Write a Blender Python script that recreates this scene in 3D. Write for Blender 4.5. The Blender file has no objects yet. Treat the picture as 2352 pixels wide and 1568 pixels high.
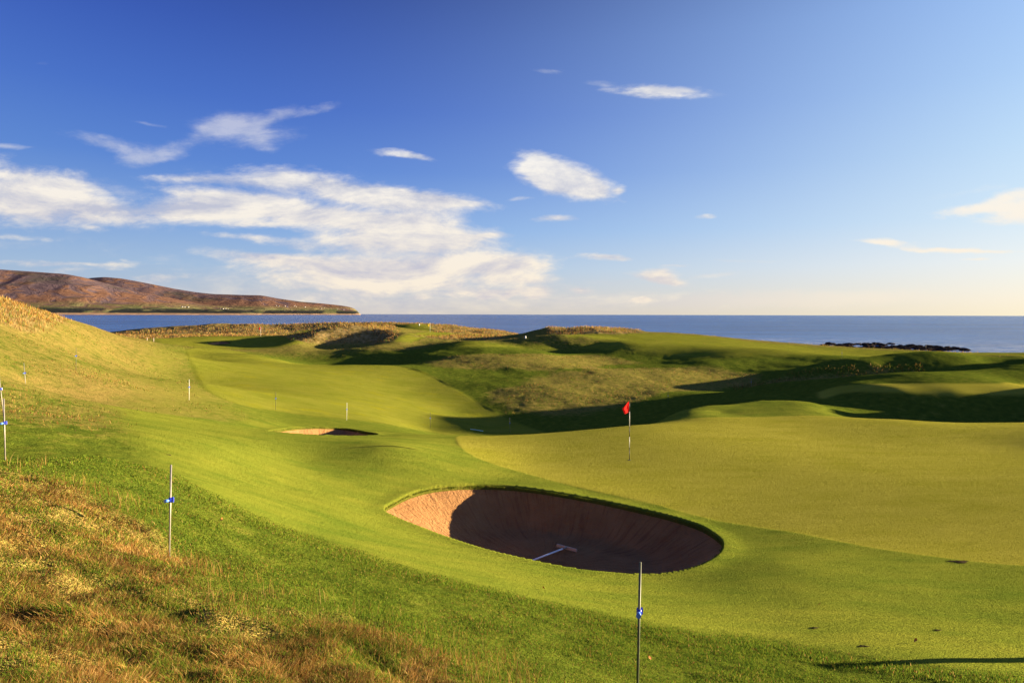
import bpy, math, random
import numpy as np
from mathutils import Vector
random.seed(7); rng = np.random.default_rng(11)
S = bpy.context.scene
COL = S.collection
F = 1568.0; CX = 1176.0; HY = 722.0; ROLL = 0.0026; H = 5.3     # pixel scale of the photograph, metres
SEA = -6.7
# ---------------------------------------------------------------- camera
cd = bpy.data.cameras.new('camera'); cam = bpy.data.objects.new('camera', cd); COL.objects.link(cam)
cd.sensor_width = 36; cd.lens = 24; cd.shift_y = -62/2352; cd.clip_start = 0.05; cd.clip_end = 200000
cam.location = (0, 0, H); cam.rotation_mode = 'XYZ'
from mathutils import Matrix
cam.matrix_world = Matrix.Translation((0, 0, H)) @ Matrix.Rotation(-ROLL*-1, 4, 'Y').inverted() @ Matrix.Rotation(math.radians(90), 4, 'X')
S.camera = cam
# ---------------------------------------------------------------- light
SUN_EL = math.radians(7.0); SUN_AZ = math.radians(76)           # clockwise from +Y: right, a little in front
EXPOSURE = 2.15
S.view_settings.view_transform = 'Standard'; S.view_settings.look = 'None'
S.view_settings.exposure = EXPOSURE; S.view_settings.gamma = 1
sl = bpy.data.lights.new('sun', 'SUN'); sl.energy = 5.0; sl.angle = math.radians(0.55); sl.color = (1.0, 0.80, 0.50)
so = bpy.data.objects.new('sun', sl); COL.objects.link(so)
sd_ = Vector((math.sin(SUN_AZ)*math.cos(SUN_EL), math.cos(SUN_AZ)*math.cos(SUN_EL), math.sin(SUN_EL)))
so.rotation_mode = 'QUATERNION'; so.rotation_quaternion = sd_.to_track_quat('Z', 'Y'); so.location = (30, 5, 20)

class NT:
    def __init__(s, nt): s.t = nt; s.n = nt.nodes; s.l = nt.links
    def new(s, typ, **kw):
        n = s.n.new(typ)
        for k, v in kw.items(): setattr(n, k, v)
        return n
    def put(s, sock, v):
        if v is None: return
        if isinstance(v, bpy.types.NodeSocket): s.l.new(v, sock)
        else:
            if isinstance(v, (tuple, list)) and len(v) == 3 and sock.type == 'RGBA': v = (*v, 1)
            sock.default_value = v
    def m(s, op, a, b=None, c=None, clamp=False):
        n = s.new('ShaderNodeMath', operation=op); n.use_clamp = clamp
        s.put(n.inputs[0], a); s.put(n.inputs[1], b); s.put(n.inputs[2], c); return n.outputs[0]
    def vm(s, op, a, b=None):
        n = s.new('ShaderNodeVectorMath', operation=op); s.put(n.inputs[0], a); s.put(n.inputs[1], b)
        return n.outputs['Value'] if op in ('LENGTH', 'DOT_PRODUCT') else n.outputs[0]
    def comb(s, x, y, z=0.0):
        n = s.new('ShaderNodeCombineXYZ'); s.put(n.inputs[0], x); s.put(n.inputs[1], y); s.put(n.inputs[2], z); return n.outputs[0]
    def noise(s, vec, scale, detail=4, rough=0.55, dist=0.0, col=False):
        n = s.new('ShaderNodeTexNoise'); s.put(n.inputs['Vector'], vec); s.put(n.inputs['Scale'], scale)
        s.put(n.inputs['Detail'], detail); s.put(n.inputs['Roughness'], rough); s.put(n.inputs['Distortion'], dist)
        return n.outputs['Color'] if col else n.outputs['Fac']
    def mapr(s, v, a, b, c=0.0, d=1.0, smooth=False):
        n = s.new('ShaderNodeMapRange'); n.clamp = True
        if smooth: n.interpolation_type = 'SMOOTHSTEP'
        s.put(n.inputs[0], v); s.put(n.inputs[1], a); s.put(n.inputs[2], b); s.put(n.inputs[3], c); s.put(n.inputs[4], d); return n.outputs[0]
    def mix(s, f, a, b, blend='MIX'):
        n = s.new('ShaderNodeMix', data_type='RGBA'); n.blend_type = blend; n.clamp_factor = True
        s.put(n.inputs[0], f); s.put(n.inputs[6], a); s.put(n.inputs[7], b); return n.outputs[2]
    def scale(s, vec, v):
        return s.vm('MULTIPLY', vec, v)

# ---------------------------------------------------------------- world: Nishita sky and clouds by direction
W = bpy.data.worlds.new("World"); S.world = W; W.use_nodes = True
w = NT(W.node_tree); w.n.clear()
out = w.new('ShaderNodeOutputWorld'); bg = w.new('ShaderNodeBackground'); w.l.new(bg.outputs[0], out.inputs[0])
sky = w.new('ShaderNodeTexSky'); sky.sky_type = 'NISHITA'; sky.sun_disc = False
sky.sun_elevation = SUN_EL; sky.sun_rotation = SUN_AZ; sky.altitude = 10; sky.air_density = 1.0; sky.dust_density = 0.6; sky.ozone_density = 2.5
tc = w.new('ShaderNodeTexCoord'); D = tc.outputs['Generated']
sp = w.new('ShaderNodeSeparateXYZ'); w.l.new(D, sp.inputs[0]); dx, dy, dz = sp.outputs
# the clear sky: Nishita blended with the deep polarised blue, which pales and warms towards the sun and the horizon
KS = 1/(0.05*2**EXPOSURE)
def lin(c): return tuple((((v/255)+.055)/1.055)**2.4 if v > 10 else v/255/12.92 for v in c)
def ramp(stops):
    n = w.new('ShaderNodeValToRGB'); w.l.new(dz, n.inputs[0]); e = n.color_ramp.elements; n.color_ramp.interpolation = 'B_SPLINE' if 0 else 'LINEAR'
    e[0].position = stops[0][0]; e[0].color = (*lin(stops[0][1]), 1); e[1].position = stops[1][0]; e[1].color = (*lin(stops[1][1]), 1)
    for p, c_ in stops[2:]:
        q = e.new(p); q.color = (*lin(c_), 1)
    return n.outputs[0]
cosg = w.vm('DOT_PRODUCT', D, tuple(sd_))
lf = ramp([(0,(186,196,214)),(.02,(180,195,218)),(.065,(160,188,226)),(.12,(128,164,222)),(.2,(92,136,216)),(.28,(74,116,208)),(.37,(58,94,196)),(.6,(30,56,140))])
md_ = ramp([(0,(216,208,204)),(.02,(205,208,216)),(.065,(172,200,234)),(.12,(134,178,238)),(.2,(84,130,220)),(.28,(56,98,200)),(.42,(22,50,142)),(.6,(16,40,110))])
rt = ramp([(0,(255,246,218)),(.02,(255,247,230)),(.065,(243,247,250)),(.12,(218,238,255)),(.2,(198,227,255)),(.28,(180,214,255)),(.37,(166,203,255)),(.6,(80,120,210))])
tq = w.mapr(cosg, -.45, .78, 0, 1)
am = w.mix(w.m('POWER', w.m('SUBTRACT', 1, tq), 2.2), md_, lf)
am = w.mix(w.m('POWER', tq, 3.0), am, rt)
am = w.vm('SCALE', am); am.node.inputs['Scale'].default_value = KS
ns0 = w.vm('SCALE', sky.outputs[0]); ns0.node.inputs['Scale'].default_value = .7
skyc = w.mix(.85, ns0, am)
# clouds
ysafe = w.m('MAXIMUM', dy, 0.03)
u = w.m('DIVIDE', dx, ysafe); v = w.m('DIVIDE', dz, ysafe)
zs = w.m('ADD', w.m('MAXIMUM', dz, 0.0), 0.07)
cp = w.comb(w.m('DIVIDE', dx, zs), w.m('MULTIPLY', w.m('DIVIDE', dy, zs), 1.0), 0.0)
n1 = w.noise(cp, 1.1, 9, 0.62, 0.35)
uvc = w.comb(w.m('MULTIPLY', u, 1.0), w.m('MULTIPLY', v, 3.2), 3.7)
n2 = w.noise(uvc, 5.0, 10, 0.66, 0.45)
n3 = w.noise(w.vm('ADD', uvc, (0.02, -0.05, 0.0)), 5.0, 10, 0.66, 0.45)
nf = w.noise(w.comb(w.m('MULTIPLY', u, 1.0), w.m('MULTIPLY', v, 2.2), 9.0), 22, 6, 0.65, 0.3)
THICK = [  # px, py, rx, ry, tilt (deg, + = down to the right), density
 (40,440,150,46,10,1.2),(150,462,130,34,13,1.1),(215,480,80,14,6,.9),(60,490,160,26,2,.75),
 (470,412,110,11,2,.95),(640,412,130,26,4,1.05),(780,440,150,24,10,1.1),(940,455,150,19,4,1.2),(1050,466,50,8,6,1.0),
 (420,485,130,24,-3,1.0),(520,455,150,16,6,.9),(620,485,190,26,6,1.15),(780,500,110,20,2,1.05),(600,518,90,9,2,.9),
 (890,525,130,34,-4,1.15),(1000,545,120,30,6,1.1),(820,560,130,22,0,.9),(1110,540,50,7,-4,.8),(930,572,110,18,0,.7),
 (570,548,110,8,4,.75),(650,562,80,8,4,.6),(640,597,130,12,6,.95),(760,615,180,26,4,1.05),(980,610,230,24,1,1.1),(1150,603,120,18,2,1.0),
 (950,648,260,26,2,.95),(1180,637,110,18,4,.95),(800,682,180,18,-3,.75),(1100,678,160,14,-3,.8),(740,655,140,20,4,.7),
 (1225,375,34,20,40,1.2),(1240,408,48,26,15,1.6),(1300,412,70,28,18,1.7),(1345,428,50,17,16,1.4),(1422,434,16,8,5,.95),(1195,456,26,6,0,.6),
 (1510,208,88,14,3,1.05),(1545,212,50,10,0,.5),(928,358,58,7,8,1.05),(1395,590,56,8,1,1.15),(1495,628,50,10,5,1.15),(1522,643,50,9,8,1.2),
 (1270,502,50,7,-2,.75),(1618,500,22,5,0,.6),(2300,455,110,12,-14,.95),(2345,478,70,20,-6,1.3),(2250,476,90,9,-3,.8),
 (2035,557,52,6,2,1.1),(2190,571,110,4,2,1.0),(2240,589,32,3,0,.7),(1240,679,40,11,-3,1.3),(1127,683,20,9,-14,1.2),(1175,681,22,9,-20,1.2),(1470,687,26,9,0,1.3),(1345,668,30,7,0,1.0),(950,690,24,8,0,.8),(1560,612,60,5,2,.6),
 (170,608,170,6,1,.75),(200,620,130,6,-2,.6),(390,640,80,8,0,.8),(350,652,50,10,0,.7),(210,525,20,5,0,.6),(60,548,80,7,6,.55)]
THIN = [(205,320,75,12,8,.85),(270,342,50,10,10,.4),(385,348,70,18,-10,.95),(555,303,85,24,6,1.05),(490,300,50,16,-20,.6),(620,272,50,11,-30,.65),(715,252,60,10,-12,.95),(605,330,26,12,20,.5),(340,288,34,5,14,.6),
 (350,365,60,10,0,.6),(150,420,130,20,8,.7),(440,395,80,12,-20,.5),(90,147,20,5,0,.6),(20,340,40,5,2,.9),(1250,162,32,5,4,.8),(1385,190,40,6,6,.8),(1420,455,20,8,30,.7),
 (560,640,260,46,0,.75),(900,700,420,28,0,1.25),(1640,634,60,6,-4,.95),(1690,594,100,6,1,.85),(1420,640,70,7,-4,.8),(1900,676,420,14,0,.75),(1650,692,300,12,0,.8),(80,570,150,30,2,.5),(2200,440,120,10,-8,.6),(300,470,120,26,0,.6)]
def blobs(lst, k):
    dens = None
    for (px, py, rx, ry, t, d) in lst:
        rx, ry = rx*1.12, ry*1.16; cu = (px-CX)/F; cv = (HY-py)/F; c, s_ = math.cos(math.radians(t)), math.sin(math.radians(t))
        du = w.m('SUBTRACT', uw, cu); dv = w.m('SUBTRACT', vw, cv)
        al = w.m('MULTIPLY_ADD', du, c*F/rx, w.m('MULTIPLY', dv, -s_*F/rx))
        ac = w.m('MULTIPLY_ADD', du, s_*F/ry, w.m('MULTIPLY', dv, c*F/ry))
        q = w.m('MULTIPLY_ADD', al, al, w.m('MULTIPLY', ac, ac))
        g = w.m('MULTIPLY', w.m('EXPONENT', w.m('MULTIPLY', q, -k)), d)
        if dens is None: dens = g
        elif k > .72: dens = w.m('SQRT', w.m('MULTIPLY_ADD', dens, dens, w.m('MULTIPLY', g, g)))
        else: dens = w.m('ADD', dens, g)
    return dens
sw = w.new('ShaderNodeSeparateXYZ'); w.l.new(w.noise(uvc, 7.0, 4, .6, .2, col=True), sw.inputs[0])
uw = w.m('MULTIPLY_ADD', w.m('SUBTRACT', sw.outputs[0], .5), .075, u); vw = w.m('MULTIPLY_ADD', w.m('SUBTRACT', sw.outputs[1], .5), .022, v)
dens = blobs(THICK, .75); dthin = blobs(THIN, .7)
front = w.mapr(dy, 0.05, 0.3, 0.0, 1.0, True)
dens = w.m('MULTIPLY', w.m('MINIMUM', dens, 1.5), front)
rest = w.m('MULTIPLY', w.m('SUBTRACT', 1.0, w.mapr(dy, 0.45, 0.62, 0.0, 1.0, True)), w.mapr(n1, 0.56, 0.72, 0.0, .9))
nn = w.m('MULTIPLY_ADD', n2, 1.7, w.m('MULTIPLY', nf, 0.9))
cl = w.m('ADD', w.m('MULTIPLY', dens, 1.05), w.m('SUBTRACT', nn, 1.56))
thin = w.m('MULTIPLY', w.mapr(w.m('ADD', w.m('MULTIPLY', dthin, front), w.m('SUBTRACT', nn, 1.62)), 0.0, 1.1, 0.0, .46, True), w.mapr(dthin, 0.05, 0.4))
cl = w.m('MULTIPLY', cl, w.mapr(dens, 0.03, 0.3, 0.0, 1.0))
cl = w.mapr(cl, 0.0, 0.92, 0.0, 1.0, True)
cl = w.m('MAXIMUM', cl, thin)
cl = w.m('MAXIMUM', cl, rest)
lit = w.mapr(w.m('ADD', w.m('SUBTRACT', n2, n3), w.m('MULTIPLY', w.m('SUBTRACT', nf, 0.5), 0.35)), -0.17, 0.12, 0.0, 1.0)
lit = w.m('MAXIMUM', lit, w.mapr(cosg, .35, .65, 0, 1))
low = w.mapr(dz, 0.0, 0.22, 1.0, 0.0)
def kc(c_): return tuple(q*KS for q in lin(c_))
warm = w.mix(low, kc((254, 249, 240)), kc((254, 238, 214)))
grey = w.mix(low, kc((192, 198, 216)), kc((206, 200, 208)))
ccol = w.mix(lit, grey, warm)
ccol = w.mix(1.0, ccol, w.comb(0, 0, 0), 'ADD')
skyf = w.mix(w.m('MULTIPLY', cl, 0.93), skyc, ccol)
bg.inputs['Strength'].default_value = 0.05
w.l.new(skyf, bg.inputs['Color'])

# ---------------------------------------------------------------- numpy helpers
def sstep(a, b, x):
    t = np.clip((x-a)/(b-a), 0, 1); return t*t*(3-2*t)
def _h(ix, iy, seed):
    n = (ix.astype(np.int64)*374761393 + iy.astype(np.int64)*668265263 + seed*1442695041) & 0xffffffff
    n = ((n ^ (n >> 13))*1274126177) & 0xffffffff
    return ((n ^ (n >> 16)) & 0xffff)/65535.0
def vnoise(x, y, seed=0):
    ix = np.floor(x); iy = np.floor(y); fx = x-ix; fy = y-iy
    fx = fx*fx*(3-2*fx); fy = fy*fy*(3-2*fy); ix = ix.astype(np.int64); iy = iy.astype(np.int64)
    a = _h(ix, iy, seed); b = _h(ix+1, iy, seed); c = _h(ix, iy+1, seed); d = _h(ix+1, iy+1, seed)
    return (a*(1-fx)+b*fx)*(1-fy)+(c*(1-fx)+d*fx)*fy
def fbm(x, y, sc, octv=4, seed=0, g=0.5):
    s = 0; a = 1; t = 0
    for i in range(octv):
        s = s + a*(vnoise(x/sc*2**i+17.3*i, y/sc*2**i-9.1*i, seed+i)-0.5); t += a; a *= g
    return s/t*2
# ---------------------------------------------------------------- terrain: control points measured in pixels, with unseen ridges added to cast shade
def hy(px): return HY + ROLL*(px-CX)
CP = []
def P(px, py, D): CP.append(((px-CX)/F*D, D, H-(py-hy(px))/F*D))
def Z(px, D, z): CP.append(((px-CX)/F*D, D, z))
def X(x, y, z): CP.append((x, y, z))
# camera bank
X(0,-.6,3.75); X(0,1.2,3.62); X(-1.5,1.5,3.75); X(1.5,1.5,3.25); X(-4,0,4.3); X(4,0,2.6); X(9,1,1.9); X(-9,0,5.0)
X(18,3,1.6); X(-18,3,6.0); X(35,5,1.5); X(14,8,1.2); X(24,14,1.0); X(-14,8,4.6); X(-25,15,6.5)
P(0,1568,3.5); P(300,1568,3.75); P(600,1568,4.1); P(900,1568,4.6); P(1176,1568,5.2); P(1470,1568,6.1); P(1800,1568,6.5); P(2352,1568,6.9)
P(0,1300,5.6); P(200,1400,5.0); P(390,1275,8.0); P(700,1400,6.3); P(1000,1450,6.6); P(600,1330,7.4); P(150,1180,7.6)
P(12,1063,11.7); P(200,1050,11.8); P(400,1090,13.0); P(640,1200,11.8); P(900,1290,10.6); P(1000,1330,9.7); P(1250,1390,9.3); P(1500,1440,8.7); P(1800,1490,8.2); P(2352,1555,7.2)
P(2352,1450,9.4); P(2352,1300,13.2); P(2352,1200,16.6); P(2352,1100,21.4); P(2352,1030,27); P(2352,970,33.4)
P(1900,1400,10.2); P(1800,1300,13.2); P(1900,1220,16.4); P(1660,1260,15.1); P(1500,1325,12.9); P(1230,1290,13.6); P(1050,1240,14.9); P(885,1170,17.0)
P(950,1133,19.0); P(1090,1118,20.5); P(1250,1128,20.2); P(1450,1165,18.9); P(1600,1215,17.0)
P(1446,1056,24.7); P(1700,1080,23.2); P(2000,1100,21.8); P(1900,1010,28.6); P(1200,1060,24.3); P(1060,1010,28.0)
P(900,1025,22.6); P(700,1060,20.6); P(640,1120,16.2); P(480,1020,18.5); P(760,1150,16.2); P(850,1220,13.8)
P(300,960,22); P(250,930,25.5); P(420,960,25.5); P(560,985,27.5); P(620,996,29.2); P(860,1000,30.2); P(740,1000,30.0); P(700,986,33.6); P(820,990,33.6)
# crest of the green plateau, then the drop behind it
P(980,1000,29.8); P(1176,999,30.4); P(1320,989,31.2); P(1446,977,32.5); P(1560,967,33.6); P(1700,960,34.2); P(1850,958,34.4); P(2050,962,34.0)
Z(1176,37,-1.9); Z(1320,37.5,-2.0); Z(1446,38.5,-1.9); Z(1176,44,-3.3); Z(1320,45,-3.3); Z(1446,46,-3.1); Z(1000,38,-1.5)
# small mound behind the green
P(1540,957,36.2); P(1620,932,38.2); P(1720,926,38.8); P(1800,922,39.0); P(1870,926,38.6); P(1560,945,37.4); P(1780,945,36.4); P(1660,948,36.3)
P(1690,930,42.6); P(1690,929.5,41); P(1800,921,41.2); Z(1580,43,-1.6); Z(1660,45,-1.0)
# dark hollow at the right, banks round it
Z(1960,37,-.25); Z(2100,37.2,-.55); Z(2250,37.2,-.7); Z(2400,37,-.6); Z(2000,41,-.75); Z(2150,41.5,-1.0); Z(2320,41,-1.05); Z(2430,41,-.6)
P(2060,895,45); P(2200,902,44.3); P(2352,905,44.2); P(1960,899,46.5); Z(2450,46.5,.05)
Z(2500,34,.05); Z(2650,34,.1); Z(2850,34,.4); Z(2490,42,.1); Z(2570,42,1.5); Z(2650,42.5,2.8); Z(2800,43.5,3.5); Z(2950,43.5,3.6); Z(3200,43.5,3.4); Z(2600,38,.2); Z(2750,38.5,.6); Z(2950,38.5,.8); Z(2600,45.5,2.0); Z(2680,46,3.0); Z(2640,49,1.0); Z(2760,49,1.6); Z(2560,54,.5); Z(2700,56,.6); Z(2850,58,.8); Z(2950,48,3); Z(2900,28,.5); Z(3300,30,.8)  # includes an unseen ridge off to the right, shaped to shade the hollow
P(2060,882,47); P(2352,885,47); P(1960,880,48.5); P(2352,860,52); P(2100,851,55); P(2352,839,57.5); P(1980,860,56); P(1850,872,60); P(1770,884,65); P(1700,897,66)
P(1650,914,58); P(1850,889,55); P(1750,900,58); P(1920,880,53.5); P(1700,918,50); P(1800,908,49)
Z(1640,50,-1.6); Z(1800,68,-2.9); Z(1900,68.5,-2.6); Z(2000,69.5,-2.4); Z(2100,71,-2.2); Z(2352,72,-1.9)
P(1720,880,74); P(1800,866,73); P(1900,850,73.5); P(2000,837,74); P(2100,827,75); P(2230,824,76); P(2352,823,77)
P(1720,864,82); P(1900,839,84); P(2100,821,90); P(2352,817,92)
# valley and the hill behind it
P(1060,978,51); P(1172,993,50); P(1100,988,51.5); P(1250,990,52); P(1330,968,55); P(1440,935,60.5); P(1560,905,66); P(1640,890,72)
P(1200,930,62); P(1300,900,67); P(1400,880,72); P(1150,885,70); P(1280,860,77); P(1400,850,80); P(1560,862,80); P(1650,858,84)
P(1100,850,80); P(1250,830,88); P(1250,810,100); P(1400,826,98); P(1550,821,99); P(1680,806,100); P(1800,803,101); P(1900,813,104); P(1400,846,88); P(1550,842,89); P(1680,832,90); P(1800,826,92); P(1960,818,112)
P(1420,785,112); P(1600,785,120); P(1780,795,124); P(1960,806,124); P(2150,814,118); P(2352,812,122)
P(1420,764,150); P(1500,766,148); P(1600,769,146); P(1700,777,142); P(1800,786,138); P(1900,795,134); P(2050,803,132); P(2200,809,130); P(2352,810,130); P(2600,812,130)
for q, d, z in ((1420,175,-3),(1600,172,-4),(1800,165,-5),(2000,160,-5.4),(2200,158,-5.6),(2352,156,-5.6),(2700,156,-5.6)): Z(q,d,z)
for q, d in ((1420,200),(1600,198),(1800,190),(2000,186),(2200,184),(2400,184),(2800,184)): Z(q,d,-7.6)
# grassy bank facing the camera, mounds on the middle ridge
P(1190,793,113); P(1280,794,113.5); P(1365,790,114); P(1200,781,115.6); P(1280,774,116.2); P(1350,777,116.6); P(1280,770,124); P(1200,777,124); P(1420,776,120); P(1420,786,113)
P(1140,779,131); P(1200,769,132); P(1262,751,133.5); P(1300,750,137); P(1360,751,139); P(1420,757,142); P(1300,763,129); P(1230,771,128); P(1180,770,140)
P(1020,790,112); P(1090,782,114); P(1120,784,115); P(1150,791,112); P(1090,797,104)
# fairway and the ground to its left
P(435,918,36.5); P(520,930,38.5); P(634,943,42.5); P(797,965,42.8); P(989,990,48.5); P(900,970,46); P(640,962,38); P(560,950,34)
P(470,880,46); P(600,900,49); P(800,920,53); P(960,940,57); P(1040,945,60); P(440,840,60); P(600,865,61); P(800,880,65); P(960,890,69); P(1020,900,67)
P(430,808,90); P(560,828,80); P(700,838,82); P(820,837,83); P(900,839,82); P(980,862,76); P(600,815,92); P(480,800,104)
Z(700,93,-1.9); Z(820,94,-2.1); Z(900,95,-1.9)
P(690,827,104); P(750,830,103); P(820,825,104); P(880,814,106); P(980,803,108); P(850,798,113); P(700,799,116); P(600,797,118); P(1000,790,116); P(920,796,116)
P(1060,812,97); P(1010,825,90); P(960,838,84); P(960,818,98)
# left dune
P(57,895,27.5); P(0,940,19); P(120,960,18); P(0,860,25); P(0,790,33); P(0,741,40); P(100,800,37); P(0,697,46); P(60,707,49); P(130,726,55); P(180,745,64); P(240,757,78); P(300,775,92); P(352,793,104)
P(120,745,46); P(200,830,42); P(250,880,33); P(300,850,48); P(345,850,55); P(330,890,37.5); P(350,820,74); P(300,800,78)
Z(-200,46,8.0); Z(-500,46,10.0); Z(-200,25,4.6); Z(-500,25,6.8); Z(-900,46,12); Z(-1300,40,12)
Z(0,60,6.0); Z(-200,70,8); Z(60,75,4.2); Z(100,100,1.5); Z(0,110,2.0); Z(-400,110,7); Z(180,110,1.2); Z(250,125,.8)
# far dune ridge and coast
P(380,780,128); P(470,790,124); P(560,786,132); P(640,788,125); P(640,771,150); P(480,773,150); P(330,776,150); P(250,768,158)
for q, y in ((200,747),(300,744),(400,741),(500,740),(600,742),(700,744),(800,742),(870,741)): P(q, y, 195); P(q, y+14, 182); P(q, y+26, 168)
for q, y in ((940,747),(1000,750),(1060,753),(1110,758),(1150,762)): P(q, y, 182); P(q, y+12, 168)
P(680,784,122); P(740,787,125); P(800,788,127); P(850,786,128); P(880,782,127); P(905,776,123); P(960,790,122); P(1020,788,120)
P(690,783,123); P(730,768,126.5); P(772,757,130); P(810,754,131.5); P(850,757,132); P(880,762,130.5); P(908,771,126); P(800,749,138); P(900,762,136); P(640,779,139); P(700,769,148); P(800,748.5,150)
P(950,768,140); P(1010,771,142); P(1060,776,138); P(1110,772,150); P(960,762,152); P(900,752,160)
for q in (-900,-400,0,200,400,600,800,1000,1150,1280): Z(q,225,-2.2 if q < 1100 else -3.6); Z(q,250,-7.6); Z(q,300,-9)
Z(-900,80,14); Z(-900,150,9); Z(-400,160,4); Z(0,160,1.5); Z(0,195,2.5); Z(-400,195,3)
Z(3300,60,.5); Z(3300,90,0); Z(3600,130,-1.8); Z(3300,20,1.2); Z(4400,30,2.0); Z(4400,60,1.0); X(75,67.8,7.0); X(75,72.5,7.4); X(75,77,6.8); X(69,69.5,2.8); X(69,74,3.2); X(71,79,2.2); X(86,75,5.6); X(98,78,4.6); X(56,66,.3); X(61,76,.2); X(58,81,.1); X(66,85,-.4); X(68,63.5,.6); X(80,64,.9); X(92,66,.9); X(76,85,-.3); X(90,88,-.4); Z(2900,60,.8)  # includes an unseen dune beyond the right edge, added to shade the valley
for a in (-2.0,-1.6,1.3,1.7):
    for r, z in ((6, 3.6 if a < 0 else 2.2), (30, 5 if a < 0 else 1.8), (100, 5 if a < 0 else 1.5)): X(r*math.sin(a), r*math.cos(a), z)
CP = np.array(CP)
cphi = np.arctan2(CP[:, 0], CP[:, 1]); cr = np.hypot(CP[:, 0], CP[:, 1]); cb = np.log(np.maximum(cr, .5))
def kern(d2): return 0.5*d2*np.log(d2+1e-12)
def tps_fit(a, b, z, lam):
    n = len(a); K = kern((a[:, None]-a)**2+(b[:, None]-b)**2)+lam*np.eye(n)
    Pm = np.stack([np.ones(n), a, b], 1); A = np.zeros((n+3, n+3)); A[:n, :n] = K; A[:n, n:] = Pm; A[n:, :n] = Pm.T
    return np.linalg.solve(A, np.concatenate([z, [0, 0, 0]]))
CO = tps_fit(cphi, cb, CP[:, 2], 2e-5)
def tps(a, b):
    o = CO[-3]+CO[-2]*a+CO[-1]*b; sh = a.shape; a = a.ravel(); b = b.ravel(); o = o.ravel().copy()
    for i in range(0, len(a), 20000):
        o[i:i+20000] += kern((a[i:i+20000, None]-cphi)**2+(b[i:i+20000, None]-cb)**2) @ CO[:-3]
    return o.reshape(sh)
# log-polar grid round the camera
FW = 0.80
fine = np.linspace(-FW, FW, 1300)
coarse = np.concatenate([np.linspace(FW, 1.5, 60)[1:], np.linspace(1.5, math.pi, 50)[1:]])
PHI = np.concatenate([-coarse[::-1][1:], fine, coarse])          # runs from just past -pi to +pi
LR = np.linspace(math.log(0.7), math.log(290), 1050)
def phieff(p):
    q = np.abs(p); return np.sign(p)*np.where(q < 1.75, q, 1.75*(math.pi-q)/(math.pi-1.75))
# coarse solve then refine by cubic (Catmull-Rom) interpolation on the regular axes
lin_phi = np.linspace(-math.pi, math.pi, 900); kk = LR[::3] if (len(LR)-1) % 3 == 0 else np.linspace(LR[0], LR[-1], 360)
pc_sel = np.unique(np.concatenate([PHI[::3], PHI[-1:]]))
Gc = tps(phieff(pc_sel)[:, None]+0*kk[None], 0*pc_sel[:, None]+kk[None])
def interp_axis(xs, V, xq, axis):
    V = np.moveaxis(V, axis, 0); n = len(xs); i = np.clip(np.searchsorted(xs, xq)-1, 0, n-2)
    t = (xq-xs[i])/(xs[i+1]-xs[i]); sl_ = np.gradient(V, xs, axis=0); h = (xs[i+1]-xs[i]); sh = (-1,)+(1,)*(V.ndim-1)
    t = t.reshape(sh); h = h.reshape(sh); t2 = t*t; t3 = t2*t
    r = (2*t3-3*t2+1)*V[i]+(t3-2*t2+t)*h*sl_[i]+(-2*t3+3*t2)*V[i+1]+(t3-t2)*h*sl_[i+1]
    return np.moveaxis(r, 0, axis)
G = interp_axis(kk, interp_axis(pc_sel, Gc, PHI, 0), LR, 1)
RR = np.exp(LR)
GX = np.sin(PHI)[:, None]*RR; GY = np.cos(PHI)[:, None]*RR
def ground_z(x, y, A=None):
    A = G if A is None else A
    x = np.asarray(x, float); y = np.asarray(y, float)
    p = np.arctan2(x, y); l = np.log(np.clip(np.hypot(x, y), .71, 289))
    i = np.clip(np.searchsorted(PHI, p)-1, 0, len(PHI)-2); j = np.clip(((l-LR[0])/(LR[1]-LR[0])).astype(int), 0, len(LR)-2)
    s = np.clip((p-PHI[i])/(PHI[i+1]-PHI[i]), 0, 1); t = np.clip((l-LR[j])/(LR[1]-LR[0]), 0, 1)
    return (A[i, j]*(1-t)+A[i, j+1]*t)*(1-s)+(A[i+1, j]*(1-t)+A[i+1, j+1]*t)*s
def hit(px, py, rmin=1.0):
    """where the line of sight of a measured point meets the ground"""
    D = np.exp(np.linspace(math.log(max(rmin, .8)), math.log(270), 3000)); x = (px-CX)/F*D; zr = H-(py-hy(px))/F*D
    k = np.nonzero(ground_z(x, D) > zr)[0]
    k = k[0] if len(k) else len(D)-1
    return x[k], D[k]
def spline(pts, n=8, closed=True):
    p = np.array(pts, float); N = len(p); o = []
    for i in range(N if closed else N-1):
        a, b, c, d = (p[(i+k) % N] if closed else p[min(max(i+k, 0), N-1)] for k in (-1, 0, 1, 2))
        for t in np.linspace(0, 1, n, endpoint=False):
            o.append(.5*((2*b)+(c-a)*t+(2*a-5*b+4*c-d)*t*t+(3*b-a-3*c+d)*t**3))
    return np.array(o)
def outline(pix, rmin=1.0, n=8):
    return np.array([hit(a, b, rmin) for a, b in spline(pix, n)])
def sdf(x, y, poly):
    """signed distance, positive inside"""
    x = np.asarray(x, float); y = np.asarray(y, float); sh = x.shape; x = x.ravel(); y = y.ravel()
    d = np.full(x.shape, 1e9); ins = np.zeros(x.shape, bool); N = len(poly)
    for i in range(N):
        ax, ay = poly[i]; bx, by = poly[(i+1) % N]; ex, ey = bx-ax, by-ay; L = ex*ex+ey*ey+1e-12
        t = np.clip(((x-ax)*ex+(y-ay)*ey)/L, 0, 1); d = np.minimum(d, (x-ax-t*ex)**2+(y-ay-t*ey)**2)
        if ay != by:
            c = ((ay > y) != (by > y)) & (x < (bx-ax)*(y-ay)/(by-ay)+ax); ins ^= c
    return (np.sqrt(d)*np.where(ins, 1, -1)).reshape(sh)
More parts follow.
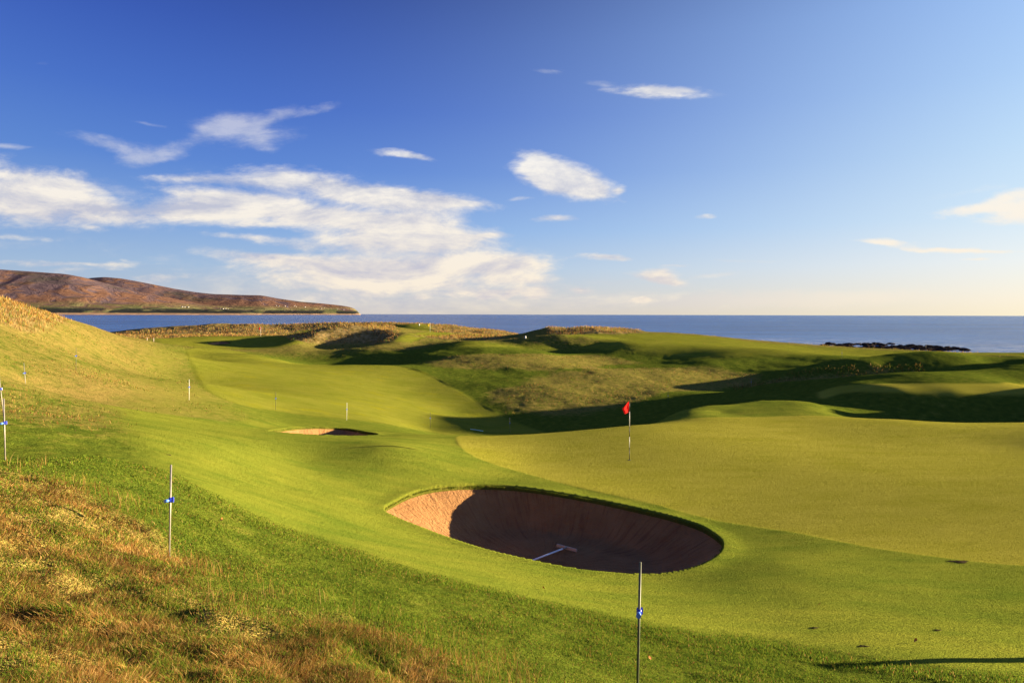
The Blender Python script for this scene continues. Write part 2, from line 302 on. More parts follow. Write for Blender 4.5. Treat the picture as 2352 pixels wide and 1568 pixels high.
# ---- zones, drawn as outlines on the ground
def open_zone(front, rmin=1.0, n=8, close=()):
    o = [hit(a, b, rmin) for a, b in spline(front, n, closed=False)]+[hit(*spline(front, n, closed=False)[-1]*0+np.array(front[-1]))]
    return np.array(o+list(close))
def W_(px, D): return ((px-CX)/F*D, D)
green = open_zone([(1075,1000),(1048,1004),(1062,1030),(1110,1057),(1200,1085),(1340,1121),(1480,1152),(1650,1196),(1830,1224),(2000,1257),(2200,1285),(2360,1300),(2600,1310)],
   close=[W_(2700,30), W_(2500,33.5), W_(2352,34), W_(2050,34.8), W_(1900,35), W_(1800,35), W_(1700,34.8), W_(1560,34.2), W_(1446,33.2), W_(1320,32), W_(1176,31), W_(1100,30)])
fairway = outline([(428,806),(436,830),(450,866),(480,900),(560,930),(700,952),(860,968),(980,990),(1060,1000),(1240,994),(1230,985),(1176,965),(1110,930),(1050,895),(990,862),(940,846),(880,838),(780,838),(690,836),(600,818),(510,800),(460,798)], rmin=34, n=6)
apron = open_zone([(250,930),(262,960),(300,1010),(350,1060),(430,1110),(520,1155),(640,1205),(800,1262),(1000,1325),(1250,1385),(1500,1440),(1800,1485),(2100,1530),(2352,1560),(2600,1590)],
   close=[W_(3600,15), W_(3300,34), W_(2700,34), W_(2352,35.5), W_(2050,36), W_(1870,38), W_(1800,41), W_(1620,41), W_(1540,39), W_(1446,36), W_(1320,35), W_(1176,34), W_(1000,34), W_(860,35), W_(640,35), W_(500,31), W_(350,29)])
strip = outline([(330,802),(380,798),(440,803),(470,860),(520,915),(700,945),(900,965),(1060,985),(1100,1000),(900,1003),(740,996),(600,1000),(420,990),(300,960),(280,930),(330,900),(345,850)], rmin=22, n=5)
tanrough = open_zone([(-300,1030),(0,1070),(120,1110),(220,1160),(330,1260),(450,1330),(600,1375),(760,1420),(900,1470),(1060,1530),(1200,1600)], close=[(1.5,3),(3,-2),(-8,-2),(-20,6)])
teen = outline([(1950,884),(2100,880),(2352,882),(2700,884),(2700,905),(2352,907),(2100,905),(1960,900),(1890,915),(1880,900)], rmin=44, n=5)
farfair = outline([(370,778),(520,773),(680,775),(690,788),(600,800),(480,798),(380,790)], rmin=110, n=4)
fargreen = outline([(900,780),(960,765),(1040,764),(1110,770),(1090,775),(990,773),(940,784)], rmin=110, n=4)
ridgefair = outline([(1300,772),(1420,765),(1600,771),(1800,792),(2050,806),(2352,810),(2700,812),(2700,818),(2100,819),(1900,826),(1700,828),(1500,812),(1350,800),(1180,796),(1060,797),(1060,785),(1200,795),(1330,797),(1400,780)], rmin=95, n=4)
blondcap = outline([(-200,640),(0,684),(70,700),(140,728),(110,738),(60,742),(0,742),(-200,738)], rmin=37, n=4)
tanbanks = [outline([(1150,890),(1300,850),(1500,845),(1700,850),(1760,862),(1700,884),(1560,898),(1420,930),(1300,955),(1200,945),(1120,905)], rmin=45, n=4),
            np.array([W_(1715,67.5), W_(1850,67.5), W_(2000,69), W_(2120,71), W_(2120,73.5), W_(2000,73.2), W_(1880,73), W_(1720,74)]),
            outline([(960,835),(1100,812),(1250,815),(1400,815),(1450,832),(1300,845),(1150,850),(1050,850)], rmin=80, n=4),
            outline([(560,795),(700,786),(900,792),(980,795),(900,806),(720,802),(600,806)], rmin=95, n=4)]
duneface = outline([(660,772),(740,754),(800,748),(905,750),(900,782),(830,788),(740,788),(690,783)], rmin=118, n=4)
moundcap = outline([(1262,748),(1330,748),(1420,754),(1480,762),(1420,766),(1340,768),(1285,771),(1258,760)], rmin=126, n=4)
blondfar = outline([(960,776),(1060,768),(1110,762),(1150,760),(1150,776),(1040,781),(970,784)], rmin=128, n=4)
def soft(x, y, poly, w=0.06, wr=0.0012, jit=0.0, seed=3, sc=1.5):
    x0, x1 = poly[:, 0].min()-3, poly[:, 0].max()+3; y0, y1 = poly[:, 1].min()-3, poly[:, 1].max()+3
    m = (x > x0) & (x < x1) & (y > y0) & (y < y1); o = np.zeros(np.shape(x)); 
    if not m.any(): return o
    d = sdf(x[m], y[m], poly); r = np.hypot(x[m], y[m]); ww = w+wr*r
    if jit: d = d+jit*fbm(x[m], y[m], sc, 3, seed)
    o[m] = sstep(-ww, ww, d); return o
def zones(x, y):
    r = np.hypot(x, y); z = {}
    z['green'] = np.maximum(soft(x, y, green, .05), soft(x, y, teen, .2, jit=.2))
    z['fair'] = np.maximum.reduce([.9*soft(x, y, fairway, .3), soft(x, y, farfair, .8, jit=.8), soft(x, y, fargreen, .6), .8*soft(x, y, ridgefair, 1.2, jit=1.5)])
    z['apron'] = np.maximum(soft(x, y, apron, .30, .018, .35, 5, 1.1), 0.45*soft(x, y, strip, 1.0, .01, .6, 6, 4))
    t = soft(x, y, tanrough, .75, .0, 1.1, 8, 1.2)
    t = np.maximum(t, .62*sum(soft(x, y, p, 1.2, 0, 2.5, 12, 5) for p in tanbanks))
    # left dune: mixed rough
    left = sstep(-.30, -.44, np.arctan2(x, y)+.07*fbm(x, y, 9, 3, 31))*sstep(17, 24, r)*(1-z['fair'])
    left = np.where(r > 60, left*sstep(125, 105, r), left)
    t = np.maximum(t, left*(.66+.5*fbm(x, y*1, 6, 4, 21)))
    far = sstep(105, 120, r)*(1-z['fair'])
    t = np.maximum(t, far*.6)
    z['tan'] = np.clip(t, 0, 1)
    b = np.maximum.reduce([soft(x, y, blondcap, .8, 0, 1.5, 9, 3), soft(x, y, duneface, .8), soft(x, y, moundcap, .8, 0, 1.5), .9*soft(x, y, blondfar, 1, 0, 1.5)])
    coast = sstep(160, 168, r+3*fbm(x, y, 12, 3, 14))*(np.arctan2(x, y) < .08)
    tee = soft(x, y, np.array([W_(900,158),W_(1000,158),W_(990,186),W_(885,186)]), 1.2)
    teeb = soft(x, y, np.array([W_(610,164),W_(800,164),W_(790,180),W_(700,182)]), 1.5)
    b = np.maximum(b, coast*(1-tee)*(1-teeb))
    edge = sstep(0, 6, ridge_r(x, y))*sstep(.05, .1, np.arctan2(x, y))
    b = np.maximum(b, .8*edge*(r > 110))
    z['blond'] = np.clip(b, 0, 1)
    z['fair'] = np.maximum(z['fair'], np.maximum(tee, .8*teeb)*(r > 150))
    return z
def ridge_r(x, y):
    a = np.arctan2(x, y)*F/1.0
    R = np.interp(np.tan(np.clip(np.arctan2(x, y), -1, 1))*F+CX, [1380,1420,1500,1600,1700,1800,1900,2050,2200,2352], [140,146,146,145,141,138,134,133,131,131])
    c = np.cos(np.clip(np.arctan2(x, y), -1, 1))
    return np.hypot(x, y)*c-R
ZN = zones(GX, GY)
# ---- small relief
r_ = np.hypot(GX, GY)
mown = np.clip(np.maximum.reduce([ZN['green'], ZN['fair'], ZN['apron']]), 0, 1)
def blur(A, n0, n1):
    for ax, n in ((0, n0), (1, n1)):
        P_ = np.pad(A, [(n, n) if a == ax else (0, 0) for a in (0, 1)], mode='edge'); c_ = np.cumsum(P_, ax)
        c_ = np.insert(c_, 0, 0, ax); w_ = 2*n+1
        A = (np.take(c_, np.arange(w_, c_.shape[ax]), ax)-np.take(c_, np.arange(0, c_.shape[ax]-w_), ax))/w_
    return A
rough = 1-np.maximum(mown, 1-(1-blur(blur(mown, 14, 5), 14, 5))*1.0)
G0 = G.copy()
fade = sstep(1.0, 4.0, r_)
G = G + rough*fade*(.05*fbm(GX, GY, 2.2, 4, 41)+.035*fbm(GX, GY, .55, 3, 42)*(r_ < 30)+.30*fbm(GX, GY, 11, 4, 43)*sstep(30, 70, r_)*(1-.6*sstep(28,40,r_)*(r_<60)))
G = G + ZN['tan']*rough*((.065*fbm(GX, GY, .75, 3, 44)+.085*fbm(GX, GY, .34, 2, 54))*fade*(r_ < 14)+.10*fbm(GX, GY, 2.0, 3, 45)*sstep(20, 60, r_))
G = G + ZN['blond']*(.40*fbm(GX, GY, 5.5, 4, 46)*sstep(40, 120, r_)+.08*fbm(GX, GY, 1.4, 3, 47))
G = G + ZN['fair']*(1-ZN['green'])*.05*fbm(GX, GY, 7, 3, 48)*sstep(30, 60, r_)
G = G + ZN['apron']*(1-ZN['green'])*.03*fbm(GX, GY, 2.6, 3, 49)
G = G + ZN['fair']*sstep(110,120,r_)*.25*fbm(GX, GY, 14, 3, 50)
SURF = G.copy()
# ---------------------------------------------------------------- object helpers
def mesh_np(name, V, faces_flat, loop_starts, mat=None, smooth=True):
    me = bpy.data.meshes.new(name); me.vertices.add(len(V)); me.vertices.foreach_set('co', np.asarray(V, np.float32).ravel())
    me.loops.add(len(faces_flat)); me.loops.foreach_set('vertex_index', np.asarray(faces_flat, np.int32))
    me.polygons.add(len(loop_starts)); me.polygons.foreach_set('loop_start', np.asarray(loop_starts, np.int32))
    if smooth: me.polygons.foreach_set('use_smooth', np.ones(len(loop_starts), bool))
    me.update(calc_edges=True); me.validate()
    if mat: me.materials.append(mat)
    return me
def grid_faces(n, m, mask=None):
    i, j = np.meshgrid(np.arange(n-1), np.arange(m-1), indexing='ij'); a = i*m+j
    q = np.stack([a, a+m, a+m+1, a+1], -1).reshape(-1, 4)[:, ::-1]
    if mask is not None: q = q[mask.ravel()]
    return q.ravel(), np.arange(0, len(q)*4, 4)
def link(name, me, parent=None):
    o = bpy.data.objects.new(name, me); COL.objects.link(o)
    if parent: o.parent = parent
    return o
def tag(o, label=None, cat=None, group=None, kind=None):
    for k, v_ in (('label', label), ('category', cat), ('group', group), ('kind', kind)):
        if v_: o[k] = v_
    return o
def attr(me, name, C):
    a = me.color_attributes.new(name, 'FLOAT_COLOR', 'POINT'); a.data.foreach_set('color', np.asarray(C, np.float32).ravel())
def material(name):
    m = bpy.data.materials.new(name); m.use_nodes = True; t = NT(m.node_tree)
    return m, t, m.node_tree.nodes['Principled BSDF']
def simple(name, col, rough=.5, metal=0.0, var=.15, scale=30):
    m, t, b = material(name); o = t.new('ShaderNodeTexCoord').outputs['Object']
    n = t.noise(o, scale, 4); c = t.mix(t.mapr(n, .3, .7), tuple(x*(1-var) for x in col), tuple(min(1, x*(1+var)) for x in col))
    b.inputs['Specular IOR Level'].default_value = .0 if rough > .9 else .4
    t.l.new(c, b.inputs['Base Color']); b.inputs['Roughness'].default_value = rough; b.inputs['Metallic'].default_value = metal
    return m
# ---------------------------------------------------------------- bunkers: the turf is cut, the sand is its own body
def bunker_outline(pix, rmin): return outline(pix, rmin, 10)
B1 = bunker_outline([(885,1172),(905,1158),(940,1140),(985,1127),(1040,1120),(1100,1118),(1180,1121),(1260,1131),(1350,1147),(1440,1166),(1540,1190),(1610,1213),(1650,1238),(1662,1255),(1650,1275),(1610,1298),(1560,1312),(1500,1319),(1420,1317),(1330,1308),(1230,1289),(1130,1266),(1040,1238),(960,1208),(910,1188)], 10)
B2 = bunker_outline([(600,995),(640,988),(690,982.5),(740,981.5),(790,984.5),(835,992),(866,999),(800,1000.5),(740,1000),(660,998)], 26)
B3 = np.array([((1690-CX)/F*41.0+1.5*math.cos(q_)+.15*math.sin(2*q_), 41.0+.85*math.sin(q_)) for q_ in np.linspace(0, 2*math.pi, 48, endpoint=False)])
B4 = bunker_outline([(476,789),(490,785.5),(505,783.5),(524,785),(528,788),(510,790.5),(490,791)], 118)
def bunker(B, floor_z, lipdrop, s0fun, label, mat, nth=260, ns=70, hgt=None):
    c = B.mean(0); L = np.concatenate([[0], np.cumsum(np.hypot(*np.diff(np.vstack([B, B[:1]]), axis=0).T))]); tt = np.linspace(0, L[-1], nth, endpoint=False)
    Q = np.stack([np.interp(tt, L, np.append(B[:, k], B[0, k])) for k in (0, 1)], 1)
    out_ = (Q-c); lz = ground_z(Q[:, 0], Q[:, 1], SURF)-lipdrop
    s = np.linspace(0, 1, ns)**.75; s[-1] = 1.0
    th = np.arctan2(out_[:, 1], out_[:, 0]); s0 = s0fun(th)
    t = np.clip((s[None]-s0[:, None])/(1-s0[:, None]), 0, 1); wgt = .35*t*t*(3-2*t)+.65*t**1.7
    X_ = c[0]+out_[:, 0:1]*s*1.012; Y_ = c[1]+out_[:, 1:2]*s*1.012
    fl = floor_z+.04*fbm(X_, Y_, 1.2, 3, 77)
    Z_ = fl+(lz[:, None]-fl)*wgt+.02*fbm(X_, Y_, .35, 3, 78)*(1-wgt)
    V = np.stack([X_, Y_, Z_], -1).reshape(-1, 3)
    i = np.arange(nth); j = np.arange(ns-1); a = (i[:, None]*ns+j); b = (((i+1) % nth)[:, None]*ns+j)
    q = np.stack([a, a+1, b+1, b], -1).reshape(-1, 4)
    me = mesh_np('sand_bunker', V, q.ravel(), np.arange(0, len(q)*4, 4), mat)
    C = np.stack([np.broadcast_to((tt/1.0)[:, None], X_.shape), np.broadcast_to(s, X_.shape)*3, wgt, np.ones_like(wgt)], -1)
    attr(me, 'sandmap', C.reshape(-1, 4))
    o = link('sand_bunker', me); tag(o, label, 'bunker', 'sand bunkers of the course')
    return o, np.stack([X_, Y_, Z_], -1)
m_sand, t, b = material('red_sand')
geo = t.new('ShaderNodeTexCoord').outputs['Object']; at = t.new('ShaderNodeAttribute', attribute_name='sandmap')
sm = t.new('ShaderNodeSeparateXYZ'); t.l.new(at.outputs['Vector'], sm.inputs[0])
c = t.mix(t.mapr(t.noise(geo, 1.3, 5), .3, .7), (.31, .155, .058), (.41, .215, .084))
c = t.mix(t.mapr(t.noise(geo, 60, 3), .35, .7), c, t.mix(1, c, (.8, .78, .76), 'MULTIPLY'))
rakev = t.comb(t.m('MULTIPLY', sm.outputs[0], 5.0), t.m('MULTIPLY', sm.outputs[1], .9), 0)
furrow = t.noise(rakev, 1.6, 4, .6, .6)
clod = t.noise(t.comb(t.m('MULTIPLY', sm.outputs[0], 5.0), t.m('MULTIPLY', sm.outputs[1], 9.0), 0), 1.4, 4, .6, .5)
c = t.mix(t.m('MULTIPLY', t.mapr(furrow, .50, .36), t.m('MULTIPLY', t.mapr(t.noise(geo, .9, 3), .25, .55), .55)), c, t.mix(1, c, (.5, .45, .42), 'MULTIPLY'))
t.l.new(c, b.inputs['Base Color']); b.inputs['Roughness'].default_value = .95; b.inputs['Specular IOR Level'].default_value = .15
hgt = t.m('ADD', t.m('MULTIPLY', furrow, .6), t.m('ADD', t.m('MULTIPLY', clod, .9), t.m('MULTIPLY', t.noise(geo, 14, 6, .7), .7)))
bp = t.new('ShaderNodeBump'); bp.inputs['Strength'].default_value = 1; bp.inputs['Distance'].default_value = .09
t.l.new(hgt, bp.inputs['Height']); t.l.new(bp.outputs[0], b.inputs['Normal'])
ob1, S1 = bunker(B1, -.78, .05, lambda th: .62-.20*np.clip(-np.cos(th), 0, 1)**2+.08*np.clip(np.sin(th), 0, 1), 'large red sand bunker with a rake inside, left wall in sunlight', m_sand)
ob2, S2 = bunker(B2, -1.25, .06, lambda th: .6+0*th, 'long narrow sand bunker short of the white posted fairway, left half sunlit', m_sand, 160, 40)
ob3, S3 = bunker(B3, float(ground_z(*B3.mean(0)))-.45, .05, lambda th: .5+0*th, 'tiny dark bunker cut into the lit cap of the mound behind the green', m_sand, 80, 24)
ob4, S4 = bunker(B4, ground_z(*B4.mean(0))-.9, .08, lambda th: .5+0*th, 'smallest far bunker, orange sand on its left, on the distant fairway', m_sand, 80, 24)
for B, cut in ((B1, 1.25), (B2, 1.4), (B3, .6), (B4, 1.6)):
    m = (GX > B[:, 0].min()-1) & (GX < B[:, 0].max()+1) & (GY > B[:, 1].min()-1) & (GY < B[:, 1].max()+1)
    d = sdf(GX[m], GY[m], B); g = G[m]
    g = g+.05*np.exp(-(d/.35)**2)*(d < 0)
    G[m] = np.where(d > .03, g-cut-.25, g)
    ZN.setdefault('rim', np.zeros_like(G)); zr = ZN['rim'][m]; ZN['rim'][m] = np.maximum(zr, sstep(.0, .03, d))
# move the grid rows onto the lips so that every turf edge is a clean cut
TX, TY = GX.copy(), GY.copy()
for B, cut in ((B1, 1.25), (B2, 1.4), (B3, .6), (B4, 1.6)):
    pa = np.arctan2(B[:, 0], B[:, 1]); cols = np.nonzero((PHI > pa.min()) & (PHI < pa.max()))[0]; NB = len(B)
    for ci in cols:
        sx_, sy_ = math.sin(PHI[ci]), math.cos(PHI[ci]); cr_ = []
        side = B[:, 0]*sy_-B[:, 1]*sx_
        for k in np.nonzero(side*np.roll(side, -1) < 0)[0]:
            k2 = (k+1) % NB; tt_ = side[k]/(side[k]-side[k2]); p_ = B[k]+(B[k2]-B[k])*tt_; cr_.append(float(np.hypot(*p_)))
        cr_.sort()
        if len(cr_) != 2: continue
        r1, r2 = cr_; j1 = int(np.searchsorted(RR, r1))-1; j2 = int(np.searchsorted(RR, r2))
        if j2-j1 < 4: continue
        for j, rn, low_ in ((j1, r1-.004, False), (j1+1, r1+.012, True), (j2, r2+.004, False), (j2-1, r2-.012, True)):
            x_, y_ = sx_*rn, sy_*rn; g_ = float(ground_z(x_, y_, SURF))
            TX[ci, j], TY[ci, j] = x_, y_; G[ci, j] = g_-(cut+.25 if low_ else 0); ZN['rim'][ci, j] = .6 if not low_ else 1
        G[ci, j1+2:j2-1] = SURF[ci, j1+2:j2-1]-cut-.25
# ---------------------------------------------------------------- ground sheet
def far_ring():
    # extend beyond 290 m: sea bed in front, low land behind
    R2 = np.array([330, 450, 900, 2500, 9000.]); x = np.sin(PHI)[:, None]*R2; y = np.cos(PHI)[:, None]*R2
    land = sstep(1.5, 2.3, np.abs(PHI))[:, None]
    z = -12*(1-land)+(2+3*fbm(x, y, 300, 3, 5))*land
    return x, y, z
x2, y2, z2 = far_ring()
AX = np.hstack([TX, x2]); AY = np.hstack([TY, y2]); AZ = np.hstack([G, z2])
seam = sstep(200, 285, np.hypot(AX, AY))*sstep(1.1, .95, np.abs(PHI))[:, None]
AZ = np.where(np.hypot(AX, AY) < 300, AZ*(1-seam)+np.minimum(AZ, -9)*seam, AZ)
V = np.stack([AX, AY, AZ], -1)
ff, ls = grid_faces(V.shape[0], V.shape[1])
m_gr, t, b = material('turf')
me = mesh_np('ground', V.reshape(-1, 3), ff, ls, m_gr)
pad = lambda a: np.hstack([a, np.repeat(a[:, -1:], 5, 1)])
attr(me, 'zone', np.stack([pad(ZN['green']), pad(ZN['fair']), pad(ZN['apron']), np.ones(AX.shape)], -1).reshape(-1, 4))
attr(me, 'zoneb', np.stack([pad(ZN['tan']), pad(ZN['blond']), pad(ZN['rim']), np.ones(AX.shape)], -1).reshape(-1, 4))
ground = link('ground', me); tag(ground, kind='structure')
P3 = t.new('ShaderNodeTexCoord').outputs['Object']
za = t.new('ShaderNodeAttribute', attribute_name='zone'); zb = t.new('ShaderNodeAttribute', attribute_name='zoneb')
s1 = t.new('ShaderNodeSeparateXYZ'); t.l.new(za.outputs['Vector'], s1.inputs[0]); zg, zf, zap = s1.outputs
s2 = t.new('ShaderNodeSeparateXYZ'); t.l.new(zb.outputs['Vector'], s2.inputs[0]); zt, zbl, zrim = s2.outputs
big = t.noise(P3, .35, 5, .6); mid = t.noise(P3, 2.2, 6, .65); fin = t.noise(P3, 28, 5, .7); grain = t.noise(P3, 110, 3, .7)
stre = t.noise(t.scale(P3, (.5, 1.6, 1)), .9, 6, .65)
# rough: dark green with straw
straw = t.mix(t.mapr(fin, .35, .65), (.24, .175, .042), (.38, .285, .085))
gcol = t.mix(t.mapr(mid, .3, .7), (.072, .112, .014), (.165, .195, .022))
rg = t.mix(t.mapr(t.m('ADD', t.m('MULTIPLY', zt, .75), t.m('MULTIPLY', t.m('SUBTRACT', mid, .5), 1.6)), .12, .75), gcol, straw)
c = rg
ap = t.mix(t.mapr(t.m('ADD', t.m('MULTIPLY', stre, .6), t.m('MULTIPLY', big, .4)), .36, .62), (.138, .190, .021), (.255, .272, .033))
c = t.mix(zap, c, ap)
fw = t.mix(t.mapr(t.m('ADD', t.m('MULTIPLY', stre, .5), t.m('MULTIPLY', big, .5)), .36, .64), (.190, .215, .022), (.282, .275, .038))
yp = t.m('MULTIPLY', t.mapr(t.noise(t.scale(P3, (.5, 1.2, 1)), .7, 7, .75), .55, .62), .5)
fw = t.mix(yp, fw, (.32, .30, .01))
c = t.mix(zf, c, fw)
gn = t.mix(t.mapr(t.m('ADD', t.m('MULTIPLY', stre, .6), t.m('MULTIPLY', big, .4)), .36, .64), (.300, .290, .032), (.390, .350, .052))
c = t.mix(zg, c, gn)
bl = t.mix(t.mapr(t.noise(P3, 1.2, 6, .7), .35, .68), (.13, .105, .025), (.46, .33, .14))
c = t.mix(zbl, c, bl)
c = t.mix(t.m('MULTIPLY', t.mapr(grain, .3, .7), .22), c, t.mix(1, c, (.45, .55, .5), 'MULTIPLY'))
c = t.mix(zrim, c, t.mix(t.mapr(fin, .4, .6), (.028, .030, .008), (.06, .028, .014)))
t.l.new(c, b.inputs['Base Color']); b.inputs['Roughness'].default_value = 1; b.inputs['Specular IOR Level'].default_value = 0
b.inputs['Sheen Weight'].default_value = 0.0
h1 = t.m('ADD', t.m('MULTIPLY', fin, .008), t.m('MULTIPLY', grain, .004))
rghn = t.m('SUBTRACT', 1, t.m('MAXIMUM', zg, t.m('MAXIMUM', zf, zap)), clamp=True)
h2 = t.m('MULTIPLY', t.m('ADD', t.m('MULTIPLY', mid, .10), t.m('MULTIPLY', t.noise(P3, 7, 4, .7), .07)), rghn)
bp = t.new('ShaderNodeBump'); bp.inputs['Strength'].default_value = 1.0; bp.inputs['Distance'].default_value = 1.0
t.l.new(t.m('ADD', h1, h2), bp.inputs['Height'])
# the standing blades of turf: facets leaning every way, so low sun lights mown ground
nz = t.vm('SUBTRACT', t.noise(P3, 95, 2, .6, col=True), (.5, .5, .5)); nz = t.vm('MULTIPLY', nz, (8, 8, 0))
t.l.new(t.vm('NORMALIZE', t.vm('ADD', bp.outputs[0], nz)), b.inputs['Normal'])
# ---------------------------------------------------------------- sea
n_r = 90; rr = np.concatenate([np.linspace(120, 400, 40), np.geomspace(420, 90000, 50)]); ph = np.linspace(-math.pi, math.pi, 241)
V = np.stack([np.sin(ph)[:, None]*rr, np.cos(ph)[:, None]*rr, np.full((len(ph), len(rr)), SEA)], -1)
V = V[np.abs(ph) < 1.9]
ff, ls = grid_faces(V.shape[0], V.shape[1])
m_sea, t, b = material('sea_water')
sea = link('sea', mesh_np('sea', V.reshape(-1, 3), ff, ls, m_sea)); tag(sea, kind='structure')
P3 = t.new('ShaderNodeTexCoord').outputs['Object']
dist = t.vm('LENGTH', P3)
wv = t.scale(P3, (.35, 1.0, 1))
hsum = t.m('ADD', t.m('MULTIPLY', t.noise(wv, .25, 6, .7), 1.2), t.m('MULTIPLY', t.noise(wv, .05, 3, .6), 2.0))
bp = t.new('ShaderNodeBump'); bp.inputs['Strength'].default_value = 1.0; bp.inputs['Distance'].default_value = 2.2
t.l.new(hsum, bp.inputs['Height']); t.l.new(bp.outputs[0], b.inputs['Normal'])
foam = t.m('MULTIPLY', t.mapr(t.noise(t.scale(P3, (.06, .35, 1)), 1.0, 7, .75), .53, .60), t.mapr(dist, 285, 430, .9, 0))
wc = t.mix(t.mapr(t.m('ADD', t.m('MULTIPLY', t.noise(t.scale(P3, (.004, .03, 1)), 1.0, 5, .6), .4), t.m('MULTIPLY', t.noise(t.scale(P3, (.0022, .0065, 1)), 1.0, 11, .78), .6)), .42, .58), (.006, .040, .17), (.030, .125, .38))
wc = t.mix(foam, wc, (.75, .75, .75))
t.l.new(wc, b.inputs['Base Color']); b.inputs['Roughness'].default_value = .25; b.inputs['IOR'].default_value = 1.33
# ---------------------------------------------------------------- far hills
m_hill, t, b = material('heather_hill')
P3 = t.new('ShaderNodeTexCoord').outputs['Object']; sx = t.new('ShaderNodeSeparateXYZ'); t.l.new(P3, sx.inputs[0]); zz = sx.outputs[2]
nb = t.noise(P3, .0016, 8, .62, .5); nm = t.noise(P3, .005, 8, .68, .8); ns_ = t.noise(P3, .02, 5, .7)
heather = t.mix(t.mapr(ns_, .3, .7), (.085, .060, .072), (.125, .088, .098))  # heather purple, paled and greyed to put thin haze into the colour
bracken = t.mix(t.mapr(ns_, .3, .7), (.14, .074, .052), (.215, .118, .075))
lowf = t.mapr(zz, 60, 260, 1, 0)
c = t.mix(t.mapr(t.m('ADD', nm, t.m('MULTIPLY', lowf, .16)), .50, .60), heather, bracken)
c = t.mix(t.mapr(nb, .56, .64), c, t.mix(.5, c, (.055, .06, .04)))
field = t.mix(t.mapr(t.noise(t.scale(P3, (1, 1, 1)), .006, 2, .5), .45, .55), (.22, .21, .09), (.11, .12, .05))
c = t.mix(t.m('MULTIPLY', t.mapr(zz, 60, 120, 1, 0), t.mapr(nm, .40, .50)), c, field)
wood = t.m('MULTIPLY', t.mapr(zz, 40, 62, 1, 0), t.mapr(t.noise(t.scale(P3, (1, .4, 0)), .0030, 5, .6), .43, .47))
c = t.mix(wood, c, (.028, .032, .03))
c = t.mix(t.mapr(zz, 6, 12, 1, 0), c, (.42, .27, .16))
t.l.new(c, b.inputs['Base Color']); b.inputs['Roughness'].default_value = 1; b.inputs['Specular IOR Level'].default_value = 0
bp = t.new('ShaderNodeBump'); bp.inputs['Distance'].default_value = 60; bp.inputs['Strength'].default_value = .6
t.l.new(nm, bp.inputs['Height']); t.l.new(bp.outputs[0], b.inputs['Normal'])
def sm1(a, n=45):
    p_ = np.pad(a, n, mode='reflect', reflect_type='odd'); return np.convolve(p_, np.ones(2*n+1)/(2*n+1), 'valid')
def hill_sheet(sil, D0, D1, low, seed, foot=0):
    q = np.linspace(sil[0][0], sil[-1][0], 420); sy = np.interp(q, *zip(*sil)); d0 = sm1(np.interp(q, *zip(*D0))); d1 = sm1(np.interp(q, *zip(*D1))); sy = sm1(sy, 5)
    T = np.concatenate([np.linspace(0, 1, 130), np.linspace(1.03, 1.5, 14)]); Dg = d0[:, None]+(d1-d0)[:, None]*T
    ztop = H+(HY-sy+ROLL*0)/F*d1; x = ((q-CX)/F)[:, None]*Dg
    prof = np.where(T < 1, .10*np.sin(np.clip(T, 0, 1)*math.pi/2)+.90*sstep(-.05, 1.05, T)**1.15, 1-(T-1)*1.2)
    z = SEA-1+foot+(ztop[:, None]-SEA+1-foot)*prof
    und = fbm(x, Dg, 1500, 5, seed, .5); k = np.minimum(T, 1)*(1-np.minimum(T, 1))*4
    gul = -np.abs(fbm(x+.3*Dg, Dg*.35, 900, 4, seed+3))
    z = z+(z-SEA)*k*(.32*und+.25*gul)
    n = V_n = np.stack([x, Dg, z], -1); f_, l_ = grid_faces(n.shape[0], n.shape[1]); return n, f_, l_
silA = [(-900,560),(-400,600),(-100,618),(0,622),(80,627),(150,632),(200,641),(250,655),(300,668),(380,684),(460,700),(560,712),(600,722)]
silB = [(100,660),(180,646),(205,641),(240,638.5),(280,642),(330,651),(400,665),(450,673),(490,677),(560,679),(600,679.5),(640,687),(690,694),(740,698),(780,702),(800,705),(812,708),(820,713),(826,719),(829,724)]
silC = [(-300,715),(0,712),(140,714),(260,710),(330,713),(420,706),(520,709),(620,711),(700,709),(760,712),(810,716),(826,722)]
parts = [hill_sheet(silA, [(-900,3800),(600,6200)], [(-900,5600),(600,7600)], 0, 61),
         hill_sheet(silB, [(100,7000),(600,7800),(829,9200)], [(100,9200),(829,9900)], 0, 71)]
Vs = []; Fs = []; Ls = []; off = 0; lo = 0
for n, f_, l_ in parts:
    Vs.append(n.reshape(-1, 3)); Fs.append(f_+off); Ls.append(l_+lo); off += n.shape[0]*n.shape[1]; lo += len(f_)
hills = link('hills', mesh_np('hills', np.vstack(Vs), np.concatenate(Fs), np.concatenate(Ls), m_hill)); tag(hills, kind='structure')
HN = parts[0][0], parts[1][0]

